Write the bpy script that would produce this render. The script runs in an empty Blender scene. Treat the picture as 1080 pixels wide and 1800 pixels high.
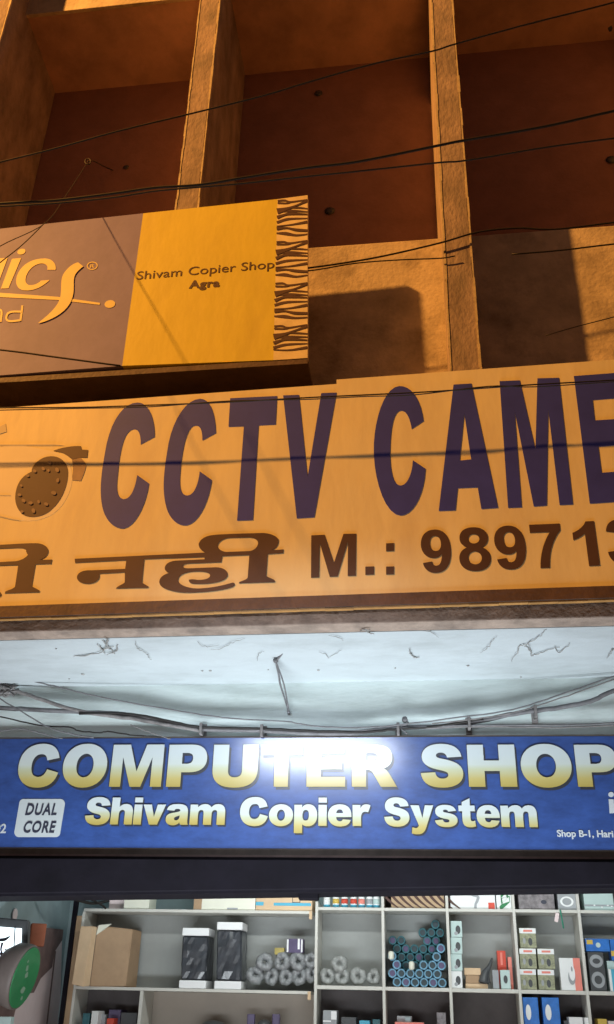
import bpy, bmesh, math, random
from mathutils import Vector, Matrix
random.seed(7)
S = bpy.context.scene
COL = S.collection
PI = math.pi

# ------------------------------------------------------------------ camera
F_PX, W_PX, H_PX = 1640.0, 1080.0, 1800.0
YAW, PITCH, ROLL = math.radians(7.72), math.radians(27.8), math.radians(1.375)
EYE = Vector((0, 0, 1.5))
_cy, _sy, _cp, _sp, _cr, _sr = math.cos(YAW), math.sin(YAW), math.cos(PITCH), math.sin(PITCH), math.cos(ROLL), math.sin(ROLL)
FW = Vector((-_sy*_cp, _cy*_cp, _sp)); _r0 = Vector((_cy, _sy, 0)); _u0 = _r0.cross(FW)
RI = _r0*_cr + _u0*_sr; UP = -_r0*_sr + _u0*_cr
cam = bpy.data.cameras.new('camera'); camo = bpy.data.objects.new('camera', cam); COL.objects.link(camo)
m = Matrix((RI, UP, -FW)).transposed().to_4x4(); m.translation = EYE; camo.matrix_world = m
cam.sensor_fit = 'VERTICAL'; cam.sensor_height = 36; cam.lens = 36*F_PX/H_PX
cam.clip_start = .05; cam.clip_end = 500
S.camera = camo

# ------------------------------------------------------------------ night sky, lamps, exposure
w = bpy.data.worlds.new('World'); S.world = w; w.use_nodes = True
bg = w.node_tree.nodes['Background']; bg.inputs[0].default_value = (.64, .33, .28, 1); bg.inputs[1].default_value = .115
S.view_settings.view_transform = 'Standard'; S.view_settings.look = 'None'; S.view_settings.exposure = 0; S.view_settings.gamma = 1

def lamp(name, kind, loc, power, color, **kw):
    d = bpy.data.lights.new(name, kind); d.energy = power; d.color = color
    for k, v in kw.items():
        if k != 'aim': setattr(d, k, v)
    o = bpy.data.objects.new(name, d); COL.objects.link(o); o.location = loc
    if 'aim' in kw:
        o.rotation_euler = (Vector(kw['aim'])-Vector(loc)).to_track_quat('-Z', 'Y').to_euler()
    return o
SODIUM = (1, .42, .08)
lamp('sodium_street_lamp_light', 'POINT', (-13.4, -1.6, 16.9), 26000, SODIUM, shadow_soft_size=.21)
COOL = (.87, .95, 1.0)
# unseen overhead tube lamp set so its reflection glares on the blue sign
lamp('glare_tube_light', 'AREA', (-1.24, 1.35, 4.09), 2.9, (.80, .88, 1), shape='RECTANGLE', size=1.6, size_y=.09, aim=(-.7, 6, 2.8), spread=math.radians(28))
# added fill lamp below view, washes the soffit and the wall above the sign
lamp('soffit_fill_light', 'AREA', (-.8, 4.72, .6), 88, COOL, shape='RECTANGLE', size=4.5, size_y=.45, aim=(-.8, 6.3, 3.0), spread=math.radians(110))
# two ceiling tube lights of the shop itself
lamp('shop_tube_light', 'AREA', (-1.2, 6.75, 2.72), 13.5, (.94, .98, .95), shape='RECTANGLE', size=1.2, size_y=.06, aim=(-1.2, 7.6, 1.7))
lamp('shop_tube_light', 'AREA', (.7, 6.75, 2.72), 12, (.94, .98, .95), shape='RECTANGLE', size=1.2, size_y=.06, aim=(.7, 7.6, 1.7))

# ------------------------------------------------------------------ helpers
def ray(x, y): return FW*F_PX + RI*(x-W_PX/2) - UP*(y-H_PX/2)
def P(x, y, Y):                       # the point of the plane y = Y seen at photo pixel x, y
    d = ray(x, y); return EYE + d*(Y/d.y)
def PZ(x, y, z):
    d = ray(x, y); return EYE + d*((z-EYE.z)/d.z)

def tag(o, label=None, cat=None, group=None, kind=None):
    if label: o['label'] = label
    if cat: o['category'] = cat
    if group: o['group'] = group
    if kind: o['kind'] = kind
    return o
def thing(name, label, cat, loc=(0, 0, 0), group=None):
    o = bpy.data.objects.new(name, None); COL.objects.link(o); o.location = loc; o.empty_display_size = .1
    return tag(o, label, cat, group)
ROOTLOC = {}
def world_loc(o):
    v = Vector((0, 0, 0))
    while o: v += o.location; o = o.parent
    return v
def link(name, bm, mat, parent=None, smooth=False):
    """world-space bmesh -> object; under a parent the mesh is moved into the parent's frame"""
    if parent is None:
        c = Vector((0, 0, 0)); lo = Vector((1e9,)*3); hi = -lo
        for v in bm.verts:
            for i in range(3): lo[i] = min(lo[i], v.co[i]); hi[i] = max(hi[i], v.co[i])
        off = Vector(((lo.x+hi.x)/2, (lo.y+hi.y)/2, lo.z))
    else: off = world_loc(parent)
    bmesh.ops.translate(bm, verts=bm.verts, vec=-off)
    bmesh.ops.recalc_face_normals(bm, faces=bm.faces)
    me = bpy.data.meshes.new(name); bm.to_mesh(me); bm.free()
    for mm in (mat if isinstance(mat, (list, tuple)) else [mat]): me.materials.append(mm)
    if smooth:
        for p in me.polygons: p.use_smooth = True
    o = bpy.data.objects.new(name, me); COL.objects.link(o)
    if parent is None: o.location = off
    else: o.parent = parent
    return o
def B(): return bmesh.new()
def box(bm, x0, x1, y0, y1, z0, z1, bev=0, mi=0, rot=0, tilt=0):
    r = bmesh.ops.create_cube(bm, size=1)
    vs = r['verts']
    c = Vector(((x0+x1)/2, (y0+y1)/2, (z0+z1)/2))
    for v in vs:
        v.co = Vector((v.co.x*(x1-x0), v.co.y*(y1-y0), v.co.z*(z1-z0)))
    M = Matrix.Translation(c) @ Matrix.Rotation(rot, 4, 'Z') @ Matrix.Rotation(tilt, 4, 'Y')
    bmesh.ops.transform(bm, matrix=M, verts=vs)
    fs = set(f for v in vs for f in v.link_faces)
    for f in fs: f.material_index = mi
    if bev:
        es = list(set(e for f in fs for e in f.edges))
        bmesh.ops.bevel(bm, geom=es, offset=bev, segments=2, affect='EDGES', profile=.6)
    return bm
def hexa(bm, pts, mi=0):
    """8 points: front bl br tr tl, back bl br tr tl"""
    v = [bm.verts.new(p) for p in pts]
    for a in ((0, 1, 2, 3), (5, 4, 7, 6), (4, 0, 3, 7), (1, 5, 6, 2), (3, 2, 6, 7), (4, 5, 1, 0)):
        f = bm.faces.new([v[i] for i in a]); f.material_index = mi
    return bm
def slab_quad(bm, bl, br, tr, tl, depth, mi=0):
    d = Vector((0, depth, 0))
    return hexa(bm, [bl, br, tr, tl, bl+d, br+d, tr+d, tl+d], mi)
def catmull(pts, n=6):
    pts = [Vector(p) for p in pts]
    if len(pts) < 3: return pts
    out = []
    ext = [pts[0]*2-pts[1]] + pts + [pts[-1]*2-pts[-2]]
    for i in range(1, len(ext)-2):
        p0, p1, p2, p3 = ext[i-1:i+3]
        for k in range(n):
            t = k/n
            out.append(.5*((2*p1)+(p2-p0)*t+(2*p0-5*p1+4*p2-p3)*t*t+(3*p1-p0-3*p2+p3)*t**3))
    out.append(pts[-1]); return out
def tube(bm, pts, r, sides=6, n=6, mi=0, jitter=0):
    pts = catmull(pts, n)
    if jitter:
        pts = [p+Vector((random.gauss(0, jitter), random.gauss(0, jitter), random.gauss(0, jitter))) for p in pts]
    rings = []
    for i, p in enumerate(pts):
        d = (pts[min(i+1, len(pts)-1)]-pts[max(i-1, 0)])
        if d.length < 1e-9: d = Vector((1, 0, 0))
        d.normalize()
        a = d.cross(Vector((0, 0, 1)));
        if a.length < 1e-3: a = d.cross(Vector((0, 1, 0)))
        a.normalize(); b = d.cross(a)
        rr = r if not callable(r) else r(i/(len(pts)-1))
        rings.append([bm.verts.new(p+(a*math.cos(2*PI*k/sides)+b*math.sin(2*PI*k/sides))*rr) for k in range(sides)])
    for i in range(len(rings)-1):
        for k in range(sides):
            f = bm.faces.new((rings[i][k], rings[i][(k+1) % sides], rings[i+1][(k+1) % sides], rings[i+1][k])); f.material_index = mi; f.smooth = True
    for rg in (rings[0], rings[-1]):
        f = bm.faces.new(rg); f.material_index = mi
    return bm
def lathe(bm, prof, c, axis='Z', seg=20, mi=0):
    """prof: (radius, height) pairs"""
    rings = []
    c = Vector(c)
    for r, h in prof:
        ring = []
        for k in range(seg):
            a = 2*PI*k/seg; u, v = r*math.cos(a), r*math.sin(a)
            ring.append(bm.verts.new(c+(Vector((u, v, h)) if axis == 'Z' else Vector((u, h, v)) if axis == 'Y' else Vector((h, u, v)))))
        rings.append(ring)
    for i in range(len(rings)-1):
        for k in range(seg):
            f = bm.faces.new((rings[i][k], rings[i][(k+1) % seg], rings[i+1][(k+1) % seg], rings[i+1][k])); f.material_index = mi; f.smooth = True
    for rg in (rings[0], rings[-1]):
        f = bm.faces.new(rg); f.material_index = mi
    return bm

# --- flat lettering: SVG-like paths filled by a 2D curve
def path(s, tr=lambda x, y: (x, y), n=9):
    t = s.replace(',', ' ')
    for ch in 'MLCZ': t = t.replace(ch, ' '+ch+' ')
    t = t.split(); out = []; cur = []; i = 0; mode = 'L'
    def num(k): return float(t[k])
    while i < len(t):
        if t[i] == 'M': cur = [(num(i+1), num(i+2))]; i += 3; mode = 'L'
        elif t[i] == 'L': mode = 'L'; i += 1
        elif t[i] == 'C': mode = 'C'; i += 1
        elif t[i] == 'Z': out.append([tr(*p) for p in cur]); cur = []; i += 1
        elif mode == 'L': cur.append((num(i), num(i+1))); i += 2
        else:
            p0 = cur[-1]; a = (num(i), num(i+1)); b = (num(i+2), num(i+3)); c = (num(i+4), num(i+5)); i += 6
            for k in range(1, n+1):
                q = k/n; r = 1-q
                cur.append((r**3*p0[0]+3*r*r*q*a[0]+3*r*q*q*b[0]+q**3*c[0], r**3*p0[1]+3*r*r*q*a[1]+3*r*q*q*b[1]+q**3*c[1]))
    return out
def ell(cx, cy, rx, ry, rot=0, n=40, p=2.0):
    o = []
    for k in range(n):
        a = 2*PI*k/n; ca, sa = math.cos(a), math.sin(a)
        x = rx*math.copysign(abs(ca)**(2/p), ca); y = ry*math.copysign(abs(sa)**(2/p), sa)
        o.append((cx+x*math.cos(rot)-y*math.sin(rot), cy+x*math.sin(rot)+y*math.cos(rot)))
    return o
def ribbon(pts, wd):
    """closed outline of a stroke through pts; wd = one width or one per point"""
    v = [Vector((a, b, 0)) for a, b in pts]
    if not isinstance(wd, (list, tuple)): wd = [wd]*len(v)
    wv = catmull([Vector((a, 0, 0)) for a in wd], 5) if len(v) > 2 else [Vector((a, 0, 0)) for a in wd]
    q = catmull(v, 5); L = []; R = []
    for i, p in enumerate(q):
        d = q[min(i+1, len(q)-1)]-q[max(i-1, 0)]; d.normalize()
        nn = Vector((-d.y, d.x, 0))*max(wv[i].x, .01)/2
        L.append((p.x+nn.x, p.y+nn.y)); R.append((p.x-nn.x, p.y-nn.y))
    return L+R[::-1]
def curve_verts(cu):
    ob = bpy.data.objects.new('tmp', cu); COL.objects.link(ob)
    bpy.context.view_layer.update()
    dg = bpy.context.evaluated_depsgraph_get(); ev = ob.evaluated_get(dg); me = ev.to_mesh()
    V = [v.co.copy() for v in me.vertices]; Fs = [tuple(p.vertices) for p in me.polygons]
    ev.to_mesh_clear(); bpy.data.objects.remove(ob); bpy.data.curves.remove(cu)
    return V, Fs
def fill(bm, contours, mp, th=.0005, mi=0):
    """mp(u, v) -> world point on the sign; the lettering stands th proud on both sides"""
    cu = bpy.data.curves.new('c', 'CURVE'); cu.dimensions = '2D'; cu.fill_mode = 'BOTH'
    sc = 1/100
    for c in contours:
        sp = cu.splines.new('POLY'); sp.points.add(len(c)-1)
        for i, (x, y) in enumerate(c): sp.points[i].co = (x*sc, y*sc, 0, 1)
        sp.use_cyclic_u = True
    cu.extrude = .01
    V, Fs = curve_verts(cu)
    vs = [bm.verts.new(mp(v.x/sc, v.y/sc)+Vector((0, math.copysign(th, v.z)*-1, 0))) for v in V]
    for f in Fs:
        try: ff = bm.faces.new([vs[i] for i in f]); ff.material_index = mi
        except ValueError: pass
    return bm
def font_text(bm, s, mp, bold=0.0, th=.0005, space=1.0, mi=0):
    """built-in face; mp(u, v) with u 0..1 across the word, v 0..1 from baseline to cap height"""
    cu = bpy.data.curves.new('t', 'FONT'); cu.body = s; cu.size = 1; cu.offset = bold; cu.extrude = .01; cu.space_character = space; cu.resolution_u = 4
    V, Fs = curve_verts(cu)
    x0 = min(v.x for v in V); x1 = max(v.x for v in V); cap = .69+bold
    vs = [bm.verts.new(mp((v.x-x0)/(x1-x0), (v.y+bold)/(cap+bold))+Vector((0, math.copysign(th, v.z)*-1, 0))) for v in V]
    for f in Fs:
        try: ff = bm.faces.new([vs[i] for i in f]); ff.material_index = mi
        except ValueError: pass
    return bm

# ------------------------------------------------------------------ materials
def mat(name, col, rough=.6, var=.12, scale=6, bump=.0, bscale=40, metal=0, coat=0, coat_rough=.1, stain=None, sscale=2.0, samt=.5, spec=.5, stretch=(1, 1, 1), emis=None):
    m = bpy.data.materials.new(name); m.use_nodes = True; nt = m.node_tree; N = nt.nodes; L = nt.links
    b = N['Principled BSDF']; b.inputs['Roughness'].default_value = rough; b.inputs['Metallic'].default_value = metal
    b.inputs['Specular IOR Level'].default_value = spec
    b.inputs['Coat Weight'].default_value = coat; b.inputs['Coat Roughness'].default_value = coat_rough
    tc = N.new('ShaderNodeTexCoord'); mp = N.new('ShaderNodeMapping'); mp.inputs['Scale'].default_value = stretch
    L.new(tc.outputs['Object'], mp.inputs[0])
    n1 = N.new('ShaderNodeTexNoise'); n1.inputs['Scale'].default_value = scale; n1.inputs['Detail'].default_value = 8; n1.inputs['Roughness'].default_value = .65
    L.new(mp.outputs[0], n1.inputs[0])
    r = N.new('ShaderNodeMapRange'); r.inputs[1].default_value = .3; r.inputs[2].default_value = .7; r.inputs[3].default_value = 1-var; r.inputs[4].default_value = 1+var
    L.new(n1.outputs[0], r.inputs[0])
    mx = N.new('ShaderNodeMix'); mx.data_type = 'RGBA'; mx.blend_type = 'MULTIPLY'; mx.inputs[0].default_value = 1
    mx.inputs[6].default_value = (*col, 1); L.new(r.outputs[0], mx.inputs[7])
    out = mx.outputs[2]
    if stain:
        n2 = N.new('ShaderNodeTexNoise'); n2.inputs['Scale'].default_value = sscale; n2.inputs['Detail'].default_value = 10; n2.inputs['Roughness'].default_value = .7
        L.new(mp.outputs[0], n2.inputs[0])
        r2 = N.new('ShaderNodeMapRange'); r2.inputs[1].default_value = .48; r2.inputs[2].default_value = .72; r2.inputs[3].default_value = 0; r2.inputs[4].default_value = samt
        L.new(n2.outputs[0], r2.inputs[0])
        m2 = N.new('ShaderNodeMix'); m2.data_type = 'RGBA'; m2.inputs[7].default_value = (*stain, 1)
        L.new(r2.outputs[0], m2.inputs[0]); L.new(out, m2.inputs[6]); out = m2.outputs[2]
    L.new(out, b.inputs['Base Color'])
    if bump:
        n3 = N.new('ShaderNodeTexNoise'); n3.inputs['Scale'].default_value = bscale; n3.inputs['Detail'].default_value = 6
        L.new(mp.outputs[0], n3.inputs[0])
        bp = N.new('ShaderNodeBump'); bp.inputs['Strength'].default_value = bump; bp.inputs['Distance'].default_value = .01
        L.new(n3.outputs[0], bp.inputs['Height']); L.new(bp.outputs[0], b.inputs['Normal'])
    if emis:
        b.inputs['Emission Color'].default_value = (*emis[0], 1); b.inputs['Emission Strength'].default_value = emis[1]
    return m
M = {}
M['render'] = mat('weathered_render', (.62, .51, .36), .9, .28, 3, .5, 30, stain=(.20, .15, .10), sscale=2.2, samt=.8)
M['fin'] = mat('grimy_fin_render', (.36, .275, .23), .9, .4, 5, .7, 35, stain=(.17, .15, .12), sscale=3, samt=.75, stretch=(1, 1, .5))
M['litedge'] = mat('painted_lit_plaster_edge', (.56, .46, .30), .8, .3, 12, .3, 30)
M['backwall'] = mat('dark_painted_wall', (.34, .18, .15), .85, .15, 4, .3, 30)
M['ceil'] = mat('loggia_ceiling_paint', (.62, .38, .30), .9, .2, 2.5, .2, 20, stain=(.3, .2, .15), sscale=2.2, samt=.5)
M['white'] = mat('whitewashed_plaster', (.50, .56, .59), .8, .06, 3, .25, 25, stain=(.34, .38, .39), sscale=1.9, samt=.7, stretch=(.6, 1.3, 1.6))
M['wallw'] = mat('pale_green_plaster', (.64, .73, .73), .8, .07, 4, .25, 25, stain=(.40, .47, .45), sscale=2.4, samt=.7, stretch=(.5, 1, 2))
M['slabedge'] = mat('grey_slab_edge', (.36, .28, .23), .9, .3, 8, .5, 40, stain=(.12, .1, .09), sscale=5, samt=.6)
M['asphalt'] = mat('asphalt', (.07, .068, .065), .9, .3, 4, .5, 60)
M['floor'] = mat('shop_floor_tile', (.45, .44, .42), .5, .1, 4)
M['signyellow'] = mat('pale_yellow_flex', (.86, .74, .40), .55, .06, 2.2, .3, 5, coat=.15, coat_rough=.35, stain=(.66, .50, .26), sscale=1.6, samt=.45, stretch=(1.6, 1, .5))
M['navy'] = mat('navy_lettering', (.042, .055, .36), .5, .12, 5)
M['maroon'] = mat('maroon_lettering', (.085, .045, .03), .5, .15, 5)
M['dframe'] = mat('dark_brown_frame', (.10, .06, .045), .6, .3, 7, .3, 30)
M['oframe'] = mat('bright_angle_iron', (.50, .27, .09), .5, .25, 9, .2, 30)
M['greyblue'] = mat('grey_violet_flex', (.225, .20, .46), .6, .10, 4, .1, 12)
M['amber'] = mat('golden_yellow_flex', (.76, .63, .06), .55, .06, 3, .3, 6, stain=(.60, .46, .06), sscale=1.8, samt=.45, stretch=(1.5, 1, .6))
M['cream'] = mat('cream_lettering', (.88, .74, .30), .5, .06, 5)
M['brownink'] = mat('dark_brown_ink', (.10, .05, .03), .6, .1, 6)
M['stripebase'] = mat('tan_stripe_ground', (.86, .72, .42), .6, .15, 12)
M['stripedark'] = mat('dark_stripe_ink', (.085, .04, .03), .6, .2, 12)
M['blue'] = mat('deep_blue_flex', (.027, .072, .26), .45, .25, 11, .16, 7, coat=1, coat_rough=.155, stretch=(.7, 1, 1.5))
M['badge'] = mat('pale_grey_badge', (.52, .58, .60), .5, .05, 6, coat=1, coat_rough=.155)
M['ink'] = mat('near_black_ink', (.03, .035, .06), .5, .1, 6, coat=.6, coat_rough=.2)
M['shadowink'] = mat('letter_drop_outline', (.03, .035, .05), .5, .1, 6, coat=.8, coat_rough=.18)
M['smallw'] = mat('white_small_print', (.55, .6, .64), .5, .05, 6, coat=.7, coat_rough=.2)
M['signframe'] = mat('weathered_sign_frame', (.085, .07, .06), .7, .3, 8, .3, 30)
M['pinkedge'] = mat('worn_pinkish_edge', (.15, .10, .09), .6, .3, 9)
M['shutter'] = mat('black_shutter_box', (.006, .005, .009), .75, .3, 5, .2, 20, spec=.15)
M['cable'] = mat('grey_black_cable', (.15, .15, .16), .6, .3, 14)
M['cabled'] = mat('black_cable', (.012, .010, .009), .6, .3, 14)
M['dust'] = mat('dusty_cable', (.20, .19, .19), .8, .35, 16)
M['web'] = mat('cobweb_dust', (.33, .33, .32), .95, .4, 20)
M['shelf'] = mat('pale_laminate', (.62, .61, .56), .5, .06, 5, .05, 20, stain=(.5, .5, .49), sscale=3, samt=.3)
M['shelfback'] = mat('grey_back_board', (.34, .355, .345), .6, .08, 4)
M['beigeback'] = mat('beige_back_board', (.42, .37, .32), .7, .08, 4)
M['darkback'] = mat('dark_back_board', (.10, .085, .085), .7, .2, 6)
M['card'] = mat('brown_cardboard', (.42, .28, .17), .8, .12, 5, .1, 30, stain=(.3, .19, .11), sscale=4, samt=.5)
M['card2'] = mat('tan_cardboard', (.68, .49, .31), .8, .10, 5, .1, 30)
M['creambox'] = mat('cream_box', (.78, .78, .66), .6, .05, 6)
M['whitebox'] = mat('white_box', (.82, .84, .84), .5, .04, 6)
M['polybag'] = mat('polythene_over_black', (.05, .055, .065), .3, .5, 9, .35, 9, coat=.5, coat_rough=.2)
M['foam'] = mat('white_foam_cap', (.86, .87, .88), .7, .03, 9)
M['coil'] = mat('grey_bagged_cable', (.26, .27, .28), .35, .35, 26, .6, 50, coat=.4, coat_rough=.2)
M['coil2'] = mat('pale_bagged_cable', (.32, .33, .32), .35, .3, 26, .6, 50, coat=.4, coat_rough=.2)
M['purple'] = mat('dark_purple_card', (.10, .08, .16), .4, .2, 10)
M['olive'] = mat('yellow_tin', (.42, .34, .10), .5, .2, 10)
M['teal'] = mat('teal_plastic_wrap', (.04, .15, .18), .35, .3, 12, .2, 30, coat=.4)
M['bluewrap'] = mat('pale_blue_wrap', (.16, .34, .48), .35, .3, 12, .2, 30, coat=.4)
M['darkhole'] = mat('dark_core', (.03, .05, .06), .6, .3, 12)
M['red'] = mat('red_box', (.62, .07, .04), .5, .1, 9)
M['pink'] = mat('pink_red_panel', (.80, .25, .20), .5, .08, 9)
M['greyb'] = mat('grey_box', (.34, .36, .38), .5, .12, 9)
M['darkg'] = mat('charcoal_plastic', (.07, .075, .08), .4, .2, 9)
M['green'] = mat('green_disc_paint', (.02, .22, .075), .45, .12, 9, coat=.3)
M['gdark'] = mat('green_strap', (.02, .22, .14), .6, .1, 9)
M['taupe'] = mat('taupe_drum', (.17, .14, .13), .6, .15, 6)
M['wallteal'] = mat('pale_teal_wall', (.34, .43, .45), .7, .10, 4, .1, 20)
M['wallpink'] = mat('pinkish_grey_panel', (.80, .66, .66), .6, .08, 5)
M['wallbrown'] = mat('dark_brown_panel', (.20, .13, .12), .7, .3, 6)
M['orange'] = mat('rust_orange_box', (.38, .11, .05), .6, .2, 8)
M['cyan'] = mat('cyan_print', (.08, .42, .60), .5, .08, 9)
M['boxblue'] = mat('blue_printed_box', (.03, .17, .55), .4, .25, 14, coat=.3)
M['olivebox'] = mat('olive_grey_print', (.30, .31, .20), .5, .45, 40)
M['tealbox'] = mat('pale_teal_box', (.50, .64, .62), .5, .05, 9)
M['dkprint'] = mat('dark_mottled_print', (.20, .18, .19), .4, .6, 22)
M['gold'] = mat('yellow_print', (.65, .45, .08), .5, .1, 9)
M['screen'] = mat('lit_screen', (.05, .05, .05), .3, .0, 6, emis=((.78, .93, 1.0), 2.2))
M['wood'] = mat('tan_stripe_print', (.48, .34, .20), .5, .1, 9)
def gold_grad():
    m = bpy.data.materials.new('white_to_gold_print'); m.use_nodes = True; nt = m.node_tree; N = nt.nodes; L = nt.links
    b = N['Principled BSDF']; b.inputs['Roughness'].default_value = .45; b.inputs['Coat Weight'].default_value = 1; b.inputs['Coat Roughness'].default_value = .155
    tc = N.new('ShaderNodeTexCoord'); sp = N.new('ShaderNodeSeparateXYZ'); L.new(tc.outputs['Generated'], sp.inputs[0])
    cr = N.new('ShaderNodeValToRGB'); L.new(sp.outputs[2], cr.inputs[0])
    e = cr.color_ramp.elements; e[0].position = .0; e[0].color = (.42, .33, .08, 1); e[1].position = .75; e[1].color = (.58, .66, .68, 1)
    k = e.new(.2); k.color = (.52, .44, .15, 1); k = e.new(.42); k.color = (.54, .58, .40, 1); k = e.new(.52); k.color = (.58, .65, .62, 1)
    L.new(cr.outputs[0], b.inputs['Base Color']); return m
M['goldgrad'] = gold_grad()

# ================================================================== SETTING
g = B(); g_ = [g.verts.new(v) for v in ((-60, -60, 0), (60, -60, 0), (60, 60, 0), (-60, 60, 0))]; g.faces.new(g_)
tag(link('ground', g, M['asphalt']), kind='structure')

bld = thing('shop_building', 'two storey concrete shop building with tall loggias above a whitewashed canopy', 'building', (-1, 5.3, 0))
def part(name, bm, mt, parent=bld, **k): return link(name, bm, mt, parent, **k)
YF, YP, YB = 5.3, 5.7, 6.45
ZC = PZ(430, 132, 0).z if False else P(430, 132, YB).z     # loggia ceiling at the back
# canopy slab and its soffit
b = B(); box(b, -9, 7, 5.06, 5.2, 3.45, 3.575, .008); part('canopy_edge', b, M['slabedge'])
b = B(); box(b, -9, 7, 5.2, 6.15, 3.448, 3.58); part('canopy_soffit', b, M['white'])
# wall above the shop opening
b = B(); box(b, -9, 7, 6.15, 6.4, 2.40, 3.448); part('shopfront_wall', b, M['wallw'])
b = B(); box(b, -9, -3.6, 6.15, 6.4, 0, 2.40); box(b, 2.3, 7, 6.15, 6.4, 0, 2.40); part('shopfront_pier', b, M['wallw'])
# parapet wall, balcony floor, back wall, loggia ceiling, upper slab
b = B(); box(b, -9, 7, YP, YP+.12, 3.575, 6.985, .01); part('parapet_wall', b, M['render'])
b = B(); box(b, -9, 7, YP+.12, YB, 5.9, 6.0); part('balcony_floor', b, M['render'])
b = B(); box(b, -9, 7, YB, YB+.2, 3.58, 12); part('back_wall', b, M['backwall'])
yc = 5.62; zf = PZ(25, 33, 10.0).z
zfront = P(25, 33, yc).z
b = B(); hexa(b, [Vector(p) for p in ((-9, yc, zfront), (7, yc, zfront), (7, yc, zfront+1.6), (-9, yc, zfront+1.6), (-9, YB, ZC), (7, YB, ZC), (7, YB, ZC+1.5), (-9, YB, ZC+1.5))])
part('loggia_ceiling', b, M['ceil'])
b = B(); box(b, -9, 7, yc-.04, yc, zfront-.02, zfront+1.6, .008); part('upper_slab_edge', b, M['render'])
# projecting fins
FINS = [(-6.08, -5.89, -6.08, -5.89), (-3.96, -3.77, -3.96, -3.74), (-1.845, -1.655, -1.845, -1.645), (.238, .462, .298, .482), (2.36, 2.56, 2.42, 2.6), (4.5, 4.7, 4.5, 4.7)]
for x0, x1, t0, t1 in FINS:
    b = B(); y1 = YB; zf0 = 5.75 if x0 < -1 else 3.575      # the left fins end behind the upper sign
    hexa(b, [Vector(p) for p in ((x0, YF, zf0), (x1, YF, zf0), (t1, YF, 11.6), (t0, YF, 11.6), (x0, y1, zf0), (x1, y1, zf0), (t1, y1, 11.6), (t0, y1, 11.6))])
    bmesh.ops.bevel(b, geom=b.edges[:], offset=.016, segments=2, affect='EDGES')
    fin_ = part('fin', b, M['fin'])
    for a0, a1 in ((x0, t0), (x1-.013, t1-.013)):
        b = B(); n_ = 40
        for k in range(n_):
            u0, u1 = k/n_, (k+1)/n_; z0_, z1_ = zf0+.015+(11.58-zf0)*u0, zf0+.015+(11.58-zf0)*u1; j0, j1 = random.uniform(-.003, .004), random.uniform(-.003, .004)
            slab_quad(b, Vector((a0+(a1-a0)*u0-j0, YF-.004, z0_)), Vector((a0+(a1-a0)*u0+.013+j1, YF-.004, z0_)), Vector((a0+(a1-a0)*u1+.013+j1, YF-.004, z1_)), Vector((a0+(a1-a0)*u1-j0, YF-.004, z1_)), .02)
        part('lit_edge_strip', b, M['litedge'], fin_)  # pale strips put the lamp-lit edge highlight into the fin colour
# shop room
b = B(); box(b, -3.6, 2.3, 6.4, 8.6, .0, .02); part('shop_floor', b, M['floor'])
b = B(); box(b, -3.6, 2.3, 6.4, 8.6, 2.95, 3.05); part('shop_ceiling', b, M['wallteal'])
b = B(); box(b, -3.6, 2.3, 8.5, 8.6, .02, 2.95); part('shop_back_wall', b, M['wallteal'])
b = B(); box(b, 2.2, 2.3, 6.4, 8.5, .02, 2.95); part('shop_side_wall', b, M['wallteal'])
b = B(); box(b, -3.6, -3.16, 6.4, 8.5, .02, 2.95); part('shop_side_wall', b, M['wallteal'])
# dull marks on the back wall: rusty holes left by fixings
for x, y, r in ((580, 370, .05), (560, 163, .045), (1075, 280, .05), (222, 293, .03)):
    p = P(x, y, YB-.012); b = B(); lathe(b, [(r*.3, 0), (r, .004), (r*.8, .012)], p, 'Y', 9); o = part('wall_fixing', b, M['darkg'])
b = B(); tube(b, [P(1000, 52, YB-.08), P(1018, 50, YB-.1), P(1045, 47, YB-.09), P(1078, 50, YB-.1)], lambda t: .035+.02*math.sin(t*9), 6, 5, jitter=.008)
part('soot_mark', b, M['darkg'])

# ================================================================== BIG CCTV SIGN
YS = 5.0
BSZ0, BSZ1 = 3.60, 5.12
cctv = thing('shop_sign', 'long pale yellow hoarding reading CCTV CAME in big navy letters above the canopy', 'sign', (-.7, YS+.04, BSZ0))
XL, XR = -6.5, 3.4
def zt(x): return P(0, 710, YS).z + (P(1080, 632, YS).z-P(0, 710, YS).z)*(x-P(0, 710, YS).x)/(P(1080, 632, YS).x-P(0, 710, YS).x)
def zb(x): return P(0, 1067, YS).z + (P(1080, 1031, YS).z-P(0, 1067, YS).z)*(x-P(0, 1067, YS).x)/(P(1080, 1031, YS).x-P(0, 1067, YS).x)
jx = P(592, 663, YS).x
b = B(); slab_quad(b, Vector((XL, YS, zb(XL))), Vector((jx, YS, zb(jx))), Vector((jx, YS, zt(jx)-.035)), Vector((XL, YS, zt(XL)-.035)), .05)
slab_quad(b, Vector((jx, YS, zb(jx))), Vector((XR, YS, zb(XR))), Vector((XR, YS, zt(XR))), Vector((jx, YS, zt(jx))), .05)
link('panel', b, M['signyellow'], cctv)
b = B(); slab_quad(b, Vector((XL, YS-.004, zb(XL)-.068)), Vector((XR, YS-.004, zb(XR)-.068)), Vector((XR, YS-.004, zb(XR)+.004)), Vector((XL, YS-.004, zb(XL)+.004)), .056)
link('bottom_frame', b, M['dframe'], cctv)
b = B()
xs = [XL+(XR-XL)*i/60 for i in range(61)]
for i in range(60):
    j = random.uniform(-.0015, .0015)
    slab_quad(b, Vector((xs[i], YS+.006, zb(xs[i])-.079+j)), Vector((xs[i+1]-.001, YS+.006, zb(xs[i+1])-.079+j)), Vector((xs[i+1]-.001, YS+.006, zb(xs[i+1])-.070+j)), Vector((xs[i], YS+.006, zb(xs[i])-.070+j)), .03)
link('frame_lip', b, M['oframe'], cctv)
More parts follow.
